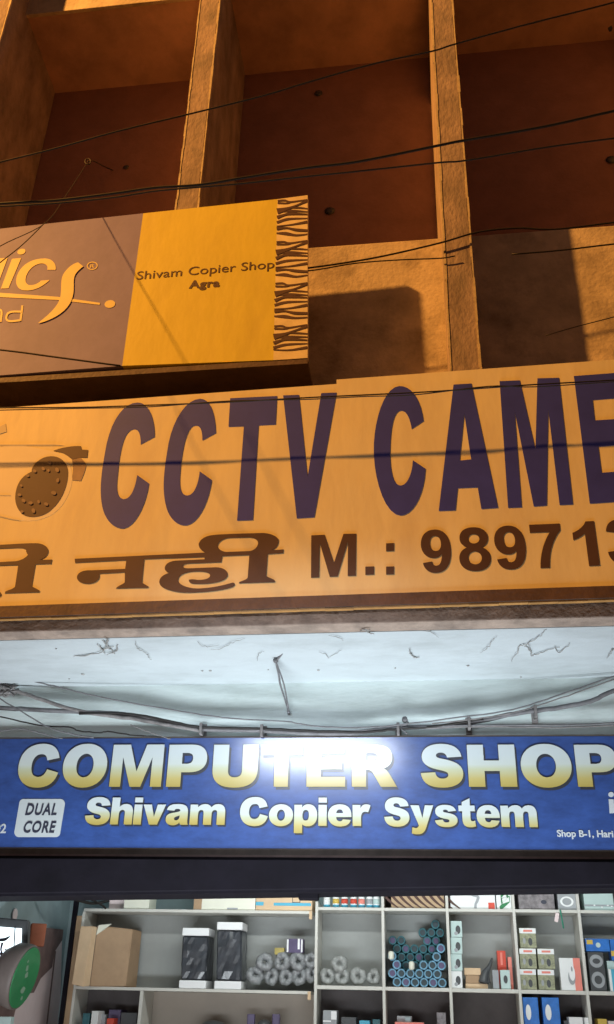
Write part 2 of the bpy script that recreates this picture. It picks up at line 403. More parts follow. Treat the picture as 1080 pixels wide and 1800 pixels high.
b = B(); slab_quad(b, Vector((XL, YS+.052, zb(XL))), Vector((XR, YS+.052, zb(XR))), Vector((XR, YS+.052, zt(XR)-.06)), Vector((XL, YS+.052, zt(XL)-.06)), .03)
link('backing_sheet', b, M['dframe'], cctv)

def onpx(scale, bx, by, Y): return lambda u, v: P(bx+u/scale, by+v/scale, Y)
Z5, Z6 = onpx(2, 0, 650, YS-.0018), onpx(2, 540, 620, YS-.0018)
PX1 = onpx(1, 0, 0, YS-.0018)
BIG = [
 ("M545 235 C545 160 520 115 485 115 C430 115 385 190 370 290 C355 370 350 430 360 480 C370 530 400 558 435 558 C480 550 515 470 525 400 L483 370 C475 420 460 455 435 455 C412 450 408 420 415 370 C420 310 430 230 460 212 C480 200 497 215 495 262 Z", Z5),
 ("M760 222 C758 150 740 102 705 102 C650 102 600 190 588 290 C575 370 572 420 582 470 C592 520 620 548 655 547 C700 540 735 465 746 388 L703 357 C697 410 680 443 658 442 C635 440 630 410 635 360 C640 290 655 210 680 197 C700 190 713 205 712 248 Z", Z5),
 ("M810 100 L975 92 970 192 910 195 890 528 834 530 858 198 804 200 Z", Z5),
 ("M498 695 L526 694 541 838 565 691 592 690 553 909 522 911 Z", PX1),
 ("M410 240 C400 165 370 117 325 117 C275 120 240 220 235 320 C230 430 270 572 330 572 C375 570 412 500 417 408 L372 378 C370 430 350 468 328 467 C300 465 290 400 293 330 C295 260 305 205 330 203 C350 203 362 230 368 268 Z", Z6),
 ("M515 112 L578 108 672 545 613 549 600 473 530 476 522 554 463 556 Z M553 215 L577 375 537 379 Z", Z6),
 ("M677 100 L748 97 803 340 810 90 886 88 935 533 888 535 848 200 843 537 797 540 730 205 755 543 707 545 Z", Z6),
 ("M1009 661 L1128 652 1133 696 1042 703 1046 739 1122 734 1127 779 1052 785 1058 831 1140 825 1146 878 1037 885 Z", PX1)]
for i, (s, mp) in enumerate(BIG):
    b = B(); fill(b, path(s), mp); link('big_letter', b, M['navy'], cctv)

# glyphs of the heavy face (baseline 0, cap height 100): width, outline
G = {
 'H': (91, "M0 0 L31 0 31 37 60 37 60 0 91 0 91 100 60 100 60 62 31 62 31 100 0 100 Z"),
 'T': (93, "M31 0 L62 0 62 75 93 75 93 100 0 100 0 75 31 75 Z"),
 'E': (84, "M0 0 L84 0 84 23 31 23 31 41 77 41 77 63 31 63 31 79 82 79 82 100 0 100 Z"),
 'P': (86, "M0 0 L31 0 31 34 48 34 C74 34 86 47 86 67 C86 88 74 100 51 100 L0 100 Z M31 54 L41 54 C51 54 55 59 55 67 C55 75 51 80 42 80 L31 80 Z"),
 'R': (98, "M0 0 L31 0 31 40 34 40 C40 40 44 37 47 31 L63 0 98 0 83 29 C79 36 76 40 70 43 C83 47 89 57 89 70 C89 90 77 100 51 100 L0 100 Z M31 61 L44 61 C53 61 57 64 57 71 C57 78 53 80 44 80 L31 80 Z"),
 'M': (118, "M0 0 L25 0 25 70 47 0 71 0 93 70 93 0 118 0 118 100 78 100 59 36 40 100 0 100 Z"),
 'U': (90, "M0 100 L0 40 C0 12 15 -2 45 -2 C75 -2 90 12 90 40 L90 100 59 100 59 38 C59 27 54 22 45 22 C36 22 31 27 31 38 L31 100 Z"),
 'O': (101, None),
 'C': (96, "M66 62 C64 73 59 77 51 77 C39 77 31 68 31 50 C31 32 39 23 50 23 C61 23 66 30 69 41 L96 33 C91 10 77 -2 51 -2 C19 -2 0 18 0 50 C0 82 19 102 51 102 C74 102 89 92 94 68 Z"),
 'S': (88, "M0 32 L30 34 C31 24 36 19 45 19 C52 19 57 23 57 28 C57 34 52 36 41 39 C15 45 3 54 3 71 C3 89 18 102 43 102 C70 102 84 91 86 71 L56 69 C55 77 50 81 43 81 C37 81 33 78 33 74 C33 70 36 68 46 66 C75 60 88 50 88 31 C88 11 72 -2 45 -2 C14 -2 2 11 0 32 Z"),
 'h': (77, "M0 0 L28 0 28 37 C28 48 32 54 39 54 C46 54 49 50 49 41 L49 0 77 0 77 46 C77 65 68 76 51 76 C41 76 34 72 28 65 L28 100 0 100 Z"),
 'i': (28, "M0 0 L28 0 28 74 0 74 Z M0 82 L28 82 28 100 0 100 Z"),
 'v': (79, "M0 74 L25 0 53 0 79 74 50 74 40 28 29 74 Z"),
 'a': (79, "M27 51 L1 54 C4 70 14 76 38 76 C64 76 75 69 75 45 L75 17 C75 9 76 5 78 0 L51 0 C49 3 49 5 48 8 C41 1 34 -2 25 -2 C8 -2 -1 7 -1 21 C-1 34 6 41 26 44 C40 47 44 48 48 50 C48 56 45 58 38 58 C31 58 28 56 27 51 Z M47 34 C42 32 39 31 36 30 C30 28 28 26 28 22 C28 18 31 16 35 16 C42 16 47 21 47 30 Z"),
 'm': (122, "M0 0 L28 0 28 39 C28 49 32 54 38 54 C44 54 47 51 47 42 L47 0 75 0 75 39 C75 49 79 54 85 54 C92 54 94 50 94 42 L94 0 122 0 122 46 C122 65 113 76 97 76 C87 76 79 72 73 64 C68 72 61 76 51 76 C41 76 33 72 26 64 L26 74 0 74 Z"),
 'o': (82, None),
 'p': (78, "M0 -26 L28 -26 28 5 C33 0 38 -2 46 -2 C66 -2 78 13 78 37 C78 62 66 76 47 76 C38 76 31 72 26 64 L26 74 0 74 Z M28 37 C28 24 32 18 39 18 C46 18 50 24 50 38 C50 50 46 56 39 56 C32 56 28 50 28 37 Z"),
 'e': (79, "M28 31 L79 31 79 35 C79 62 66 76 40 76 C14 76 0 60 0 37 C0 13 15 -2 41 -2 C62 -2 73 6 77 21 L50 23 C48 18 45 16 41 16 C33 16 28 21 28 31 Z M28 45 C29 54 34 58 40 58 C46 58 50 54 51 45 Z"),
 'r': (60, "M0 0 L28 0 28 26 C28 44 33 50 43 50 C46 50 48 49 52 48 L60 72 C55 75 51 76 46 76 C37 76 31 72 26 62 L26 74 0 74 Z"),
 'y': (80, "M0 74 L28 3 C26 -3 23 -6 17 -6 C13 -6 9 -5 5 -4 L3 -25 C8 -27 15 -28 21 -28 C39 -28 47 -21 53 -4 L80 74 51 74 41 29 30 74 Z"),
 's': (78, "M0 21 L27 24 C29 17 33 14 40 14 C46 14 50 16 50 20 C50 24 46 25 35 27 C12 31 2 39 2 53 C2 67 14 76 36 76 C59 76 70 69 74 55 L47 52 C46 57 42 59 37 59 C31 59 29 57 29 54 C29 51 32 50 42 48 C67 44 78 37 78 23 C78 8 65 -2 40 -2 C15 -2 3 6 0 21 Z"),
 't': (58, "M13 86 L41 100 41 74 57 74 57 54 41 54 41 27 C41 21 43 19 48 19 C50 19 53 20 56 21 L58 1 C52 -1 46 -2 40 -2 C20 -2 13 6 13 27 L13 54 1 54 1 74 13 74 Z"),
 '9': (69, "M3 22 L24 25 C25 18 28 15 33 15 C41 15 46 22 47 42 C42 36 37 33 29 33 C12 33 0 46 0 66 C0 88 13 102 33 102 C55 102 68 84 68 51 C68 16 54 -2 32 -2 C16 -2 6 6 3 22 Z M46 67 C46 78 41 86 33 86 C26 86 21 80 21 69 C21 57 26 50 34 50 C41 50 46 56 46 67 Z"),
 '8': (68, None),
 '7': (66, "M0 100 L66 100 66 84 C48 64 36 34 35 0 L15 0 C17 32 28 60 43 81 L0 81 Z"),
 '1': (46, "M26 0 L46 0 46 102 30 102 C26 91 14 81 3 77 L3 60 C12 63 20 68 26 74 Z"),
 '3': (66, "M0 28 L20 30 C21 20 26 15 33 15 C41 15 46 21 46 31 C46 40 41 46 34 46 C31 46 28 45 25 44 L27 60 C37 60 43 65 43 73 C43 80 39 85 33 85 C26 85 22 80 21 72 L2 75 C5 94 16 102 33 102 C51 102 62 90 62 75 C62 65 57 58 49 54 C60 51 66 43 66 30 C66 11 52 -2 33 -2 C14 -2 2 9 0 28 Z"),
}
def glyph(ch):
    if ch == 'O': return [ell(50.5, 50, 50.5, 52, p=2.15), ell(50.5, 50, 19.5, 28, p=2.1)]
    if ch == 'o': return [ell(41, 37, 41, 39, p=2.1), ell(41, 37, 13.5, 20)]
    if ch == '8': return path("M18 54 C7 59 3 66 3 76 C3 92 15 102 34 102 C53 102 65 92 65 76 C65 66 60 58 50 54 C62 49 68 40 68 28 C68 10 55 -2 34 -2 C13 -2 0 9 0 28 C0 40 6 49 18 54 Z")+[ell(34, 74, 12, 11), ell(34, 29, 14.5, 15)]
    return path(G[ch][1])
def place(bm, ch, x0, x1, ybase0, ybase1, ytop, Y, dx=0, dy=0, mi=0):
    """glyph between photo pixels x0..x1 on the plane y = Y, upright in the world"""
    A = P(x0+dx, ybase0+dy, Y); D = P(x1+dx, ybase1+dy, Y); H = P((x0+x1)/2+dx, ytop+dy, Y).z-(A.z+D.z)/2
    wd = G[ch][0]
    fill(bm, glyph(ch), lambda u, v: A+(D-A)*(u/wd)+Vector((0, 0, H*v/100)), mi=mi)
def word(bm, s, x0, x1, yb0, yb1, cap, Y, gap=5, dx=0, dy=0):
    tot = sum(G[c][0] for c in s)+gap*(len(s)-1); x = 0
    A = P(x0+dx, yb0+dy, Y); D = P(x1+dx, yb1+dy, Y); H = P((x0+x1)/2+dx, cap+dy, Y).z-(A.z+D.z)/2
    for c in s:
        xo = x; fill(bm, glyph(c), lambda u, v: A+(D-A)*((u+xo)/tot)+Vector((0, 0, H*v/100))); x += G[c][0]+gap

YL = YS-.0018
b = B()
fill(b, path("M15 642 L62 640 95 738 128 637 173 636 172 784 143 785 144 665 108 787 80 788 45 670 43 790 14 791 Z M205 752 L236 751 236 780 205 781 Z M278 670 L306 669 306 697 278 698 Z M278 752 L306 751 306 779 278 780 Z"), Z6)
link('phone_lettering', b, M['maroon'], cctv); b = B()
for ch, x0, x1, y0, y1, t in (('9', 742, 796, 1006, 1005, 932), ('8', 809, 865, 1003, 1002, 928), ('9', 873, 929, 1000, 999, 925), ('7', 938, 993, 999, 997, 921), ('1', 1011, 1055, 996, 994, 918), ('3', 1072, 1126, 992, 990, 914)):
    place(b, ch, x0, x1, y0, y1, t, YL)
link('phone_lettering', b, M['maroon'], cctv)
a4 = lambda x, y: (x/3.857, 920+y/3.857)
a5 = lambda x, y: (260+x/4.154, 920+y/4.154)
b = B()
o1 = path("M-60 152 L0 145 180 135 245 134 C300 136 330 160 330 190 C328 220 300 238 270 247 L355 245 350 274 243 278 218 425 C235 440 262 447 272 458 L268 467 33 474 38 462 C60 450 90 445 103 430 L125 283 0 287 -60 290 -60 264 0 262 110 256 C140 250 170 240 192 212 C180 205 185 200 178 192 C185 175 165 165 120 166 L0 172 -60 176 Z", a4)
fill(b, o1, PX1); fill(b, [ell(-15/3.857, 920+482/3.857, 7, 5)], PX1)
o2 = path("M-20 232 L420 213 C375 190 372 165 372 150 C385 110 420 100 440 92 C480 80 560 80 620 76 L830 70 C900 68 960 100 957 130 C955 165 930 185 905 195 L993 190 990 218 877 225 866 382 C875 395 920 405 930 418 L928 430 665 438 668 428 C700 415 725 410 730 395 L742 232 545 240 538 284 350 292 C300 293 280 293 262 303 C250 318 262 328 300 328 L500 320 C560 322 590 350 585 385 C560 440 420 445 340 442 C310 440 300 430 300 412 C320 405 340 408 360 412 C400 415 450 405 455 385 C460 360 420 350 360 352 C280 352 225 375 222 415 C225 450 300 478 380 475 C480 470 560 450 620 432 C645 435 640 455 620 465 C560 490 420 505 300 507 C200 508 90 480 85 435 C80 400 110 375 155 362 C150 360 130 350 125 335 C120 310 140 280 200 272 L415 262 415 245 -20 262 Z", a5)[0]
o3 = path("M1080 240 L980 243 965 400 C975 412 1000 420 1010 430 L1005 437 787 442 790 436 C810 420 835 412 847 400 L848 332 675 342 C690 375 650 410 600 410 C540 410 515 380 525 355 C535 325 580 315 620 318 L850 308 858 250 510 268 508 240 1060 214 Z", a4)[0]
o3 = [p for p in o3]
o3[0] = (260+-20/4.154, 920+262/4.154); o3[-1] = (260+-20/4.154, 920+232/4.154)
fill(b, [o2[:-1]+[o2[-1]]+o3[1:-1]], PX1) if False else None
joined = o2[1:]+o3[1:-1]           # headline runs straight from the na into the ha
fill(b, [joined, path("M510 165 C515 130 560 108 600 106 L740 103 C790 103 810 130 805 150 C800 180 770 200 740 202 L580 208 C545 208 515 190 510 165 Z", a5)[0]], PX1)
link('hindi_lettering', b, M['maroon'], cctv)
# printed bullet camera
c3 = lambda x, y: (x/4.909, 720+y/4.909)
b = B(); fill(b, path('M-60 330 L150 300 440 355 C560 380 632 470 626 600 C615 760 500 900 400 930 C320 965 230 965 175 955 L-60 905 Z', c3), onpx(1, 0, 0, YS-.0006), th=.0003)
body_pic = b
b = B()
fill(b, path("M440 402 C520 400 585 450 590 540 C590 650 540 780 450 860 C380 930 260 945 200 905 C140 860 120 780 140 700 C160 600 220 560 275 535 C270 490 340 405 440 402 Z", c3), PX1)
fill(b, path("M462 355 C520 330 620 310 700 315 L708 345 762 348 755 415 700 412 625 430 C600 410 570 385 540 372 Z", c3), PX1)
pic = link('camera_picture', b, M['maroon'], cctv)
M['lite'] = mat('faded_brown_print', (.36, .24, .14), .6, .25, 9)
M['spot'] = mat('pale_led_print', (.27, .18, .11), .6, .2, 9)
M['body'] = mat('pale_body_print', (.86, .76, .50), .55, .06, 3)
M['faint'] = mat('faint_grey_print', (.62, .54, .36), .55, .05, 3)
b = B(); fill(b, path("M630 432 L700 415 735 455 745 480 C735 540 710 590 698 615 L625 608 C632 550 635 480 622 440 Z", c3), PX1); link('bracket_picture', b, M['lite'], pic)
b = B()
for x, y, r in ((430, 455, 20), (375, 510, 18), (495, 520, 22), (500, 610, 20), (465, 718, 24), (400, 815, 20), (290, 872, 22), (190, 880, 16), (265, 805, 20), (205, 785, 20), (170, 735, 18), (185, 655, 14), (300, 530, 18), (335, 795, 16), (420, 525, 14), (240, 570, 16)):
    fill(b, [ell(*c3(x, y), r/4.9, r/5.5*.8, rot=random.uniform(0, 2), n=7)], onpx(1, 0, 0, YS-.006))
link('led_picture', b, M['spot'], pic)
link('body_picture', body_pic, M['body'], pic)
b = B()
for s in ("M-60 735 L95 738 95 744 -60 742 Z", "M-60 905 L0 915 185 960 100 948 0 925 -60 915 Z", "M-60 300 L470 298 560 310 -60 312 Z", "M-60 180 L50 120 60 190 0 210 -60 215 Z"):
    fill(b, path(s, c3), PX1)
link('body_outline_picture', b, M['faint'], pic)

# ================================================================== UPPER SIGN
YU = 5.24
usign = thing('shop_sign', 'upper grey and golden sign with tiger striped end reading Shivam Copier Shop Agra', 'sign', tuple(P(300, 640, YU)+Vector((0, .05, 0))))
def lerpP(xa, ya, xb, yb, x, Y): return P(x, ya+(yb-ya)*(x-xa)/(xb-xa), Y)
tr_, br_ = P(541, 343, YU), P(541, 629, YU)
div_t, div_b = P(252, 375, YU), P(215, 643, YU)
fr_t, fr_b = P(488, 350, YU), P(481, 633, YU)
lt, lb = P(-260, 430, YU), P(-260, 680, YU)
b = B(); slab_quad(b, lb, div_b, div_t, lt, .055); link('violet_panel', b, M['greyblue'], usign)
b = B(); slab_quad(b, div_b, fr_b, fr_t, div_t, .055); link('golden_panel', b, M['amber'], usign)
b = B(); slab_quad(b, fr_b, br_, tr_, fr_t, .055); tp = link('striped_panel', b, M['stripebase'], usign)
dz = Vector((0, 0, .045)); dy = Vector((0, .004, 0))
b = B(); slab_quad(b, lb-dz+dy, br_-dz+dy, br_+dy-dz*.02, lb+dy-dz*.02, .3); link('bottom_frame', b, M['dframe'], usign)
s5 = lambda x, y: (470+x/5.81, 330+y/5.81)
b = B(); YT = onpx(1, 0, 0, YU-.002)
strokes = [([(108, 132), (180, 130), (240, 147), (410, 118)], [8, 10, 9, 4]), ([(108, 156), (200, 160), (240, 150)], [9, 6, 2]),
 ([(105, 238), (200, 212), (300, 178), (408, 130)], [34, 16, 7, 14]), ([(110, 247), (250, 238), (415, 246)], [8, 12, 5]), ([(235, 205), (330, 205), (415, 212)], [2, 8, 4]),
 ([(105, 302), (180, 272), (250, 262), (412, 272)], [18, 10, 14, 4]), ([(105, 352), (220, 322), (412, 312)], [14, 12, 4]),
 ([(105, 393), (250, 378), (412, 350)], [4, 6, 14]), ([(105, 415), (200, 412), (290, 427), (415, 434)], [18, 8, 14, 12]),
 ([(105, 466), (200, 470), (300, 484), (412, 474)], [6, 18, 10, 6])]
for per in range(4):
    for st, wd in strokes:
        pts = []
        for x, y in st:
            yy = y+per*(418+per*3)-6*per*(0)
            t = (yy-100)/1600
            xx = 105-45*t+(x-105)*(1+.14*t) + (0 if x < 400 else 0)
            if yy > 1655: yy = 1655
            pts.append(s5(min(xx, 415), yy+random.uniform(-3, 3)))
        if per == 3 and st[0][1] > 400: continue
        fill(b, [ribbon(pts, [(a*1.6+4)/5.81 for a in wd])], onpx(1, 0, 0, YU-.002-.0007*(strokes.index((st, wd)) % 3)), th=.0006)
link('tiger_stripes', b, M['stripedark'], tp)
c1 = lambda x, y: (x/4.909, 400+y/4.909)
b = B()
fill(b, path("M-60 268 L68 262 0 445 -60 560 Z", c1), YT); fill(b, path("M105 270 L185 263 75 523 10 527 Z", c1), YT)
fill(b, [ell(*c1(187, 208), 7.2, 4.8, -.3)], YT)
fill(b, path("M482 365 C490 320 460 268 390 267 C290 265 200 310 160 390 C125 460 140 520 190 538 C240 550 310 540 370 500 C400 480 420 465 430 452 L355 458 C340 475 310 495 270 497 C230 500 215 470 225 430 C240 370 290 320 350 310 C390 305 412 325 412 345 L410 365 Z", c1), YT)
fill(b, path("M675 300 L720 335 C690 360 650 390 642 430 C632 480 645 530 630 590 C610 680 540 740 460 780 C420 800 370 820 330 825 C360 800 400 770 430 740 C480 690 520 640 525 580 C535 520 520 450 550 400 C580 350 630 310 675 300 Z", c1), onpx(1, 0, 0, YU-.005))
fill(b, [ell(*c1(950, 660), 9.4, 6.7, -.15)], YT)
fill(b, [ell(*c1(798, 330), 9.6, 7.2, -.1), ell(*c1(798, 330), 8.0, 5.6, -.1)], YT)
def rowmap(x0, x1, yb0, yb1, cap, Y, slant=0):
    A = P(x0, yb0, Y); D = P(x1, yb1, Y); H = P((x0+x1)/2, cap, Y).z-(A.z+D.z)/2
    return lambda u, v: A+(D-A)*u+Vector((slant*v, 0, H*v))
font_text(b, 'R', rowmap(158.5, 166, 471, 470.3, 464.5, YU-.002), .01)
for pts in ([(195, 672), (190, 720), (178, 805)], [(188, 726), (110, 726), (66, 745), (58, 790), (90, 808), (175, 800)], [(-60, 718), (12, 716), (8, 814)], [(8, 806), (-60, 808)]):
    fill(b, [ribbon([c1(*p) for p in pts], 3.4)], onpx(1, 0, 0, YU-.002-.0012*(pts[0][0] == 188)-.0012*(pts[0][0] == 8)), th=.0005)
link('cream_lettering', b, M['cream'], usign)
b = B(); fill(b, path("M-60 560 L0 563 500 598 865 650 862 667 500 625 0 600 -60 598 Z", c1), YT); link('cream_underline', b, M['cream'], usign)
b = B()
font_text(b, 'Shivam Copier Shop', rowmap(240, 482, 491.5, 471, 467, YU-.002), .0)
link('shop_name_lettering', b, M['brownink'], usign); b = B()
font_text(b, 'Agra', rowmap(332, 386, 507, 504, 491.5, YU-.002), .04, space=1.12)
link('shop_name_lettering', b, M['brownink'], usign)

# ================================================================== BLUE SIGN
YX = 6.09
bsign = thing('shop_sign', 'glossy blue sign reading COMPUTER SHOP and Shivam Copier System over the shop opening', 'sign', (-.9, YX+.05, 2.33))
XL2, XR2 = -3.55, 2.3
def z2(x, a, c): A, D = P(0, a, YX), P(1080, c, YX); return A.z+(D.z-A.z)*(x-A.x)/(D.x-A.x)
q = lambda x, a, c, o=0, y=0: Vector((x, YX+y, z2(x, a, c)+o))
b = B(); slab_quad(b, q(XL2, 1489, 1494), q(XR2, 1489, 1494), q(XR2, 1299, 1294), q(XL2, 1299, 1294), .055); link('panel', b, M['blue'], bsign)
b = B(); slab_quad(b, q(XL2, 1489, 1494, -.04, .004), q(XR2, 1489, 1494, -.04, .004), q(XR2, 1489, 1494, -.001, .004), q(XL2, 1489, 1494, -.001, .004), .11)
slab_quad(b, q(XL2, 1299, 1294, .001, .002), q(XR2, 1299, 1294, .001, .002), q(XR2, 1299, 1294, .012, .002), q(XL2, 1299, 1294, .012, .002), .05); link('frame', b, M['signframe'], bsign)
b = B(); slab_quad(b, q(XL2, 1489, 1494, -.058, -.006), q(XR2, 1489, 1494, -.058, -.006), q(XR2, 1489, 1494, -.041, -.006), q(XL2, 1489, 1494, -.041, -.006), .09); link('bottom_lip', b, M['pinkedge'], bsign)
ROW1 = [('C', 27, 99), ('O', 106, 184), ('M', 192, 283), ('P', 292, 361), ('U', 372, 452), ('T', 457, 531), ('E', 539, 607), ('R', 619, 698), ('S', 741, 816), ('H', 825, 910), ('O', 919, 1009), ('P', 1017, 1090)]
for dxp, dyp, off, mt, nm in ((3.5, 5, .002, 'shadowink', 'heading_outline'), (-1.2, -1.2, .0045, 'shadowink', 'heading_outline'), (0, 0, .0075, 'goldgrad', 'heading_lettering')):
    for lo_, hi_ in ((0, 8), (8, 12)):
        b = B()
        for ch, x0, x1 in ROW1[lo_:hi_]: place(b, ch, x0, x1, 1383, 1383, 1309, YX-off, dxp, dyp)
        link(nm, b, M[mt], bsign)
for dxp, dyp, off, mt, nm in ((2.2, 3.2, .002, 'shadowink', 'name_outline'), (-1, -1, .0045, 'shadowink', 'name_outline'), (0, 0, .0075, 'goldgrad', 'name_lettering')):
    for wd_ in (('Shivam', 148, 395, 1449, 1450, 1402), ('Copier', 421, 652, 1451, 1452, 1402), ('System', 676, 946, 1452, 1454, 1403)):
        b = B(); word(b, *wd_, YX-off, 4, dxp, dyp); link(nm, b, M[mt], bsign)
b = B(); r_ = []
for (cx, cy), a0 in (((98.5, 1463), 0), ((33.5, 1463), 90), ((42, 1413), 180), ((106.5, 1413), 270)):
    for k in range(7): a = math.radians(a0+k*15); r_.append((cx+8*math.cos(a), cy+8.5*math.sin(a)))
fill(b, [r_], onpx(1, 0, 0, YX-.003)); bd = link('badge', b, M['badge'], bsign)
b = B(); font_text(b, 'DUAL', rowmap(44, 99, 1433, 1433, 1412, YX-.006, .008), .028, space=1.12); link('badge_lettering', b, M['ink'], bd); b = B(); font_text(b, 'CORE', rowmap(39.5, 95, 1464, 1464, 1443, YX-.006, .008), .028, space=1.12)
link('badge_lettering', b, M['ink'], bd)
b = B(); font_text(b, '02', rowmap(-10, 10, 1464.5, 1464.5, 1448, YX-.003), .02); link('small_lettering', b, M['smallw'], bsign); b = B()
fill(b, [ell(1074.5, 1396.5, 5, 4.6, n=16)], onpx(1, 0, 0, YX-.003)); fill(b, path("M1070 1405 L1079 1405 1081 1429 1072 1430 Z"), onpx(1, 0, 0, YX-.003)); link('small_lettering', b, M['smallw'], bsign); b = B()
font_text(b, 'Shop B-1, Hari', rowmap(980, 1079, 1471, 1472, 1459, YX-.003), .028)
link('small_lettering', b, M['smallw'], bsign)

# shutter box under the sign
shut = thing('shutter_box', 'black rolled shutter box spanning the shop opening under the blue sign', 'shutter', (-.8, 6.1, 2.1))
def z3(x): A, D = P(0, 1574, 6.0), P(1080, 1559, 6.0); return A.z+(D.z-A.z)*(x-A.x)/(D.x-A.x)
b = B(); slab_quad(b, Vector((XL2, 6.03, z3(XL2))), Vector((XR2, 6.03, z3(XR2))), Vector((XR2, 6.03, z2(XR2, 1489, 1494)-.058)), Vector((XL2, 6.03, z2(XL2, 1489, 1494)-.058)), .36)
bmesh.ops.bevel(b, geom=b.edges[:], offset=.02, segments=3, affect='EDGES'); link('box', b, M['shutter'], shut)
p = P(543, 1583, 6.2); b = B(); box(b, p.x-.06, p.x+.065, 6.15, 6.22, p.z, p.z+.12, .01); link('bracket', b, M['shutter'], shut)

# ================================================================== OVERHEAD WIRES
def wire(label, pts, Y, r=.008, mt='cabled', group='cables strung across the street front', cat='cable', name='overhead_cable', jit=0):
    b = B()
    if callable(Y): pp = [P(x, y, Y(i/(len(pts)-1))) for i, (x, y) in enumerate(pts)]
    else: pp = [P(x, y, Y) for x, y in pts]
    tube(b, pp, r, 6, 6, jitter=jit)
    return tag(link(name, b, M[mt], smooth=True), label, cat, group)
wire('single thin cable highest in view, rising to the top right corner', [(-160, 322), (0, 285), (105, 259), (210, 230), (327, 202), (460, 169), (540, 145), (662, 111), (760, 90), (802, 77), (930, 42), (1080, 4), (1250, -45)], 3.4, .005)
wire('thick sagging cable crossing above the upper sign', [(-160, 372), (0, 358), (100, 352), (200, 340), (272, 330), (350, 325), (425, 313), (540, 295), (630, 284), (770, 256), (815, 247), (960, 222), (1080, 195), (1250, 160)], 3.5, .0075)
wire('dusty second cable just below the thick one above the upper sign', [(-160, 375), (0, 363), (100, 357), (200, 347), (272, 336), (350, 329), (430, 322), (540, 310), (630, 301), (770, 286), (820, 282), (960, 259), (1080, 243), (1250, 222)], 3.6, .005)
wire('cable emerging from behind the striped sign end and rising right', [(440, 485), (543, 471), (600, 463), (675, 450), (774, 427), (841, 408), (909, 401), (976, 403), (1080, 391), (1250, 370)], 5.262, .007)
wire('thin cable running beside the one from the striped sign end', [(440, 482), (543, 476), (624, 463), (700, 457), (774, 454), (800, 450)], 5.27, .005)
wire('short cable crossing the sunken right bay above the hoarding', [(900, 447), (986, 440), (1080, 429), (1250, 412)], 5.2, .006)
wire('fine wire rising to the right over the lit parapet corner', [(960, 590), (1007, 576), (1080, 557), (1250, 512)], 5.2, .0035)
wire('cable along the top of the CCTV hoarding', [(-160, 721), (0, 717), (140, 716), (270, 712), (400, 707), (540, 699), (730, 690), (840, 683), (940, 676), (1080, 668), (1250, 655)], 4.82, .0045)
wire('second strand twisted along the top of the CCTV hoarding', [(-160, 726), (0, 721), (140, 718), (265, 715), (400, 705), (540, 702), (640, 697), (730, 694), (860, 679), (940, 680), (1080, 671), (1250, 660)], 4.82, .0035)
wire('slack cable crossing the lower corner of the violet panel', [(-160, 600), (0, 615), (100, 628), (212, 643)], lambda t: 5.08+.1*t, .0065)
# cables tied to the loop on the wall
b = B(); Yh = lambda t: 4.9+1.55*t
pts = [(-60, 478), (0, 433), (80, 392), (120, 338), (155, 284)]
tube(b, [P(x, y, 3.9+1.5*i/4) for i, (x, y) in enumerate(pts)], .0032)
tube(b, [P(-60, 510, 3.7), P(0, 462, 3.9), P(40, 430, 4.1), P(80, 391, 4.3)], .0032)
tube(b, [P(155, 284, 5.4), P(165, 283, 5.5), P(180, 291, 5.9), P(200, 300, 6.5)], .006)
lp = [P(155+5*math.cos(a), 284+5*math.sin(a), 5.4) for a in [k*PI/4 for k in range(9)]]
tube(b, lp, .005)
tag(link('stay_wire', b, M['cabled'], smooth=True), 'stay wire tied in a loop, slanting down over the violet panel', 'wire')

# ================================================================== CABLES ON THE WALL UNDER THE CANOPY
YW = 6.08
def wc(label, pts, r, mt='cable', Y=YW, group='cables slung under the canopy'):
    return wire(label, pts, Y, r, mt, group, 'cable', 'wall_cable', jit=.0012)
wc('thick main cable bundle sagging across the whitewashed wall', [(-120, 1243), (0, 1245), (70, 1248), (150, 1252), (220, 1256), (300, 1271), (355, 1281), (460, 1284), (540, 1289), (615, 1289), (690, 1280), (790, 1276), (850, 1266), (915, 1253), (975, 1245), (1040, 1232), (1080, 1214), (1200, 1180)], .016)
wc('dusty thick cable dropping from the left bracket into the bundle', [(-60, 1190), (10, 1208), (40, 1218), (90, 1235), (140, 1250), (230, 1263), (300, 1275), (353, 1284)], .014, 'dust', 6.07)
wc('dark cable lying on the main bundle between its clips', [(140, 1254), (230, 1255), (300, 1268), (355, 1278), (460, 1281), (560, 1285), (640, 1287), (700, 1281), (745, 1279), (800, 1272), (850, 1263)], .009, 'cabled', 6.06)
wc('thin upper wire sagging above the bundle', [(-80, 1178), (0, 1190), (50, 1196), (105, 1208), (165, 1223), (240, 1237), (330, 1252), (405, 1263), (500, 1268), (560, 1277), (640, 1279), (720, 1272), (800, 1262), (902, 1247), (990, 1219), (1080, 1188), (1200, 1140)], .005, 'cable', 6.03)
wc('thin twin wire below the upper wire at the right', [(760, 1272), (850, 1262), (920, 1248), (1000, 1222), (1080, 1194), (1200, 1150)], .0045, 'dust', 6.05)
wc('pale cable leaving the bundle to the right above SHOP', [(600, 1286), (740, 1278), (850, 1275), (965, 1275), (1080, 1271), (1200, 1262)], .006, 'cable', 6.06)
wc('pale cable close below it above SHOP', [(640, 1284), (740, 1280), (850, 1277), (965, 1279), (1080, 1275), (1200, 1268)], .0045, 'dust', 6.065)
wc('wavy black wire above the letter C at the left', [(-80, 1238), (0, 1259), (70, 1275), (120, 1278), (140, 1285), (175, 1288), (190, 1286), (230, 1292), (290, 1296)], .005, 'cabled', 6.04)
wc('slanting wire from the left bracket down to the sign top', [(-20, 1214), (0, 1228), (40, 1252), (85, 1278), (125, 1290), (165, 1297)], .005, 'cable', 6.03)
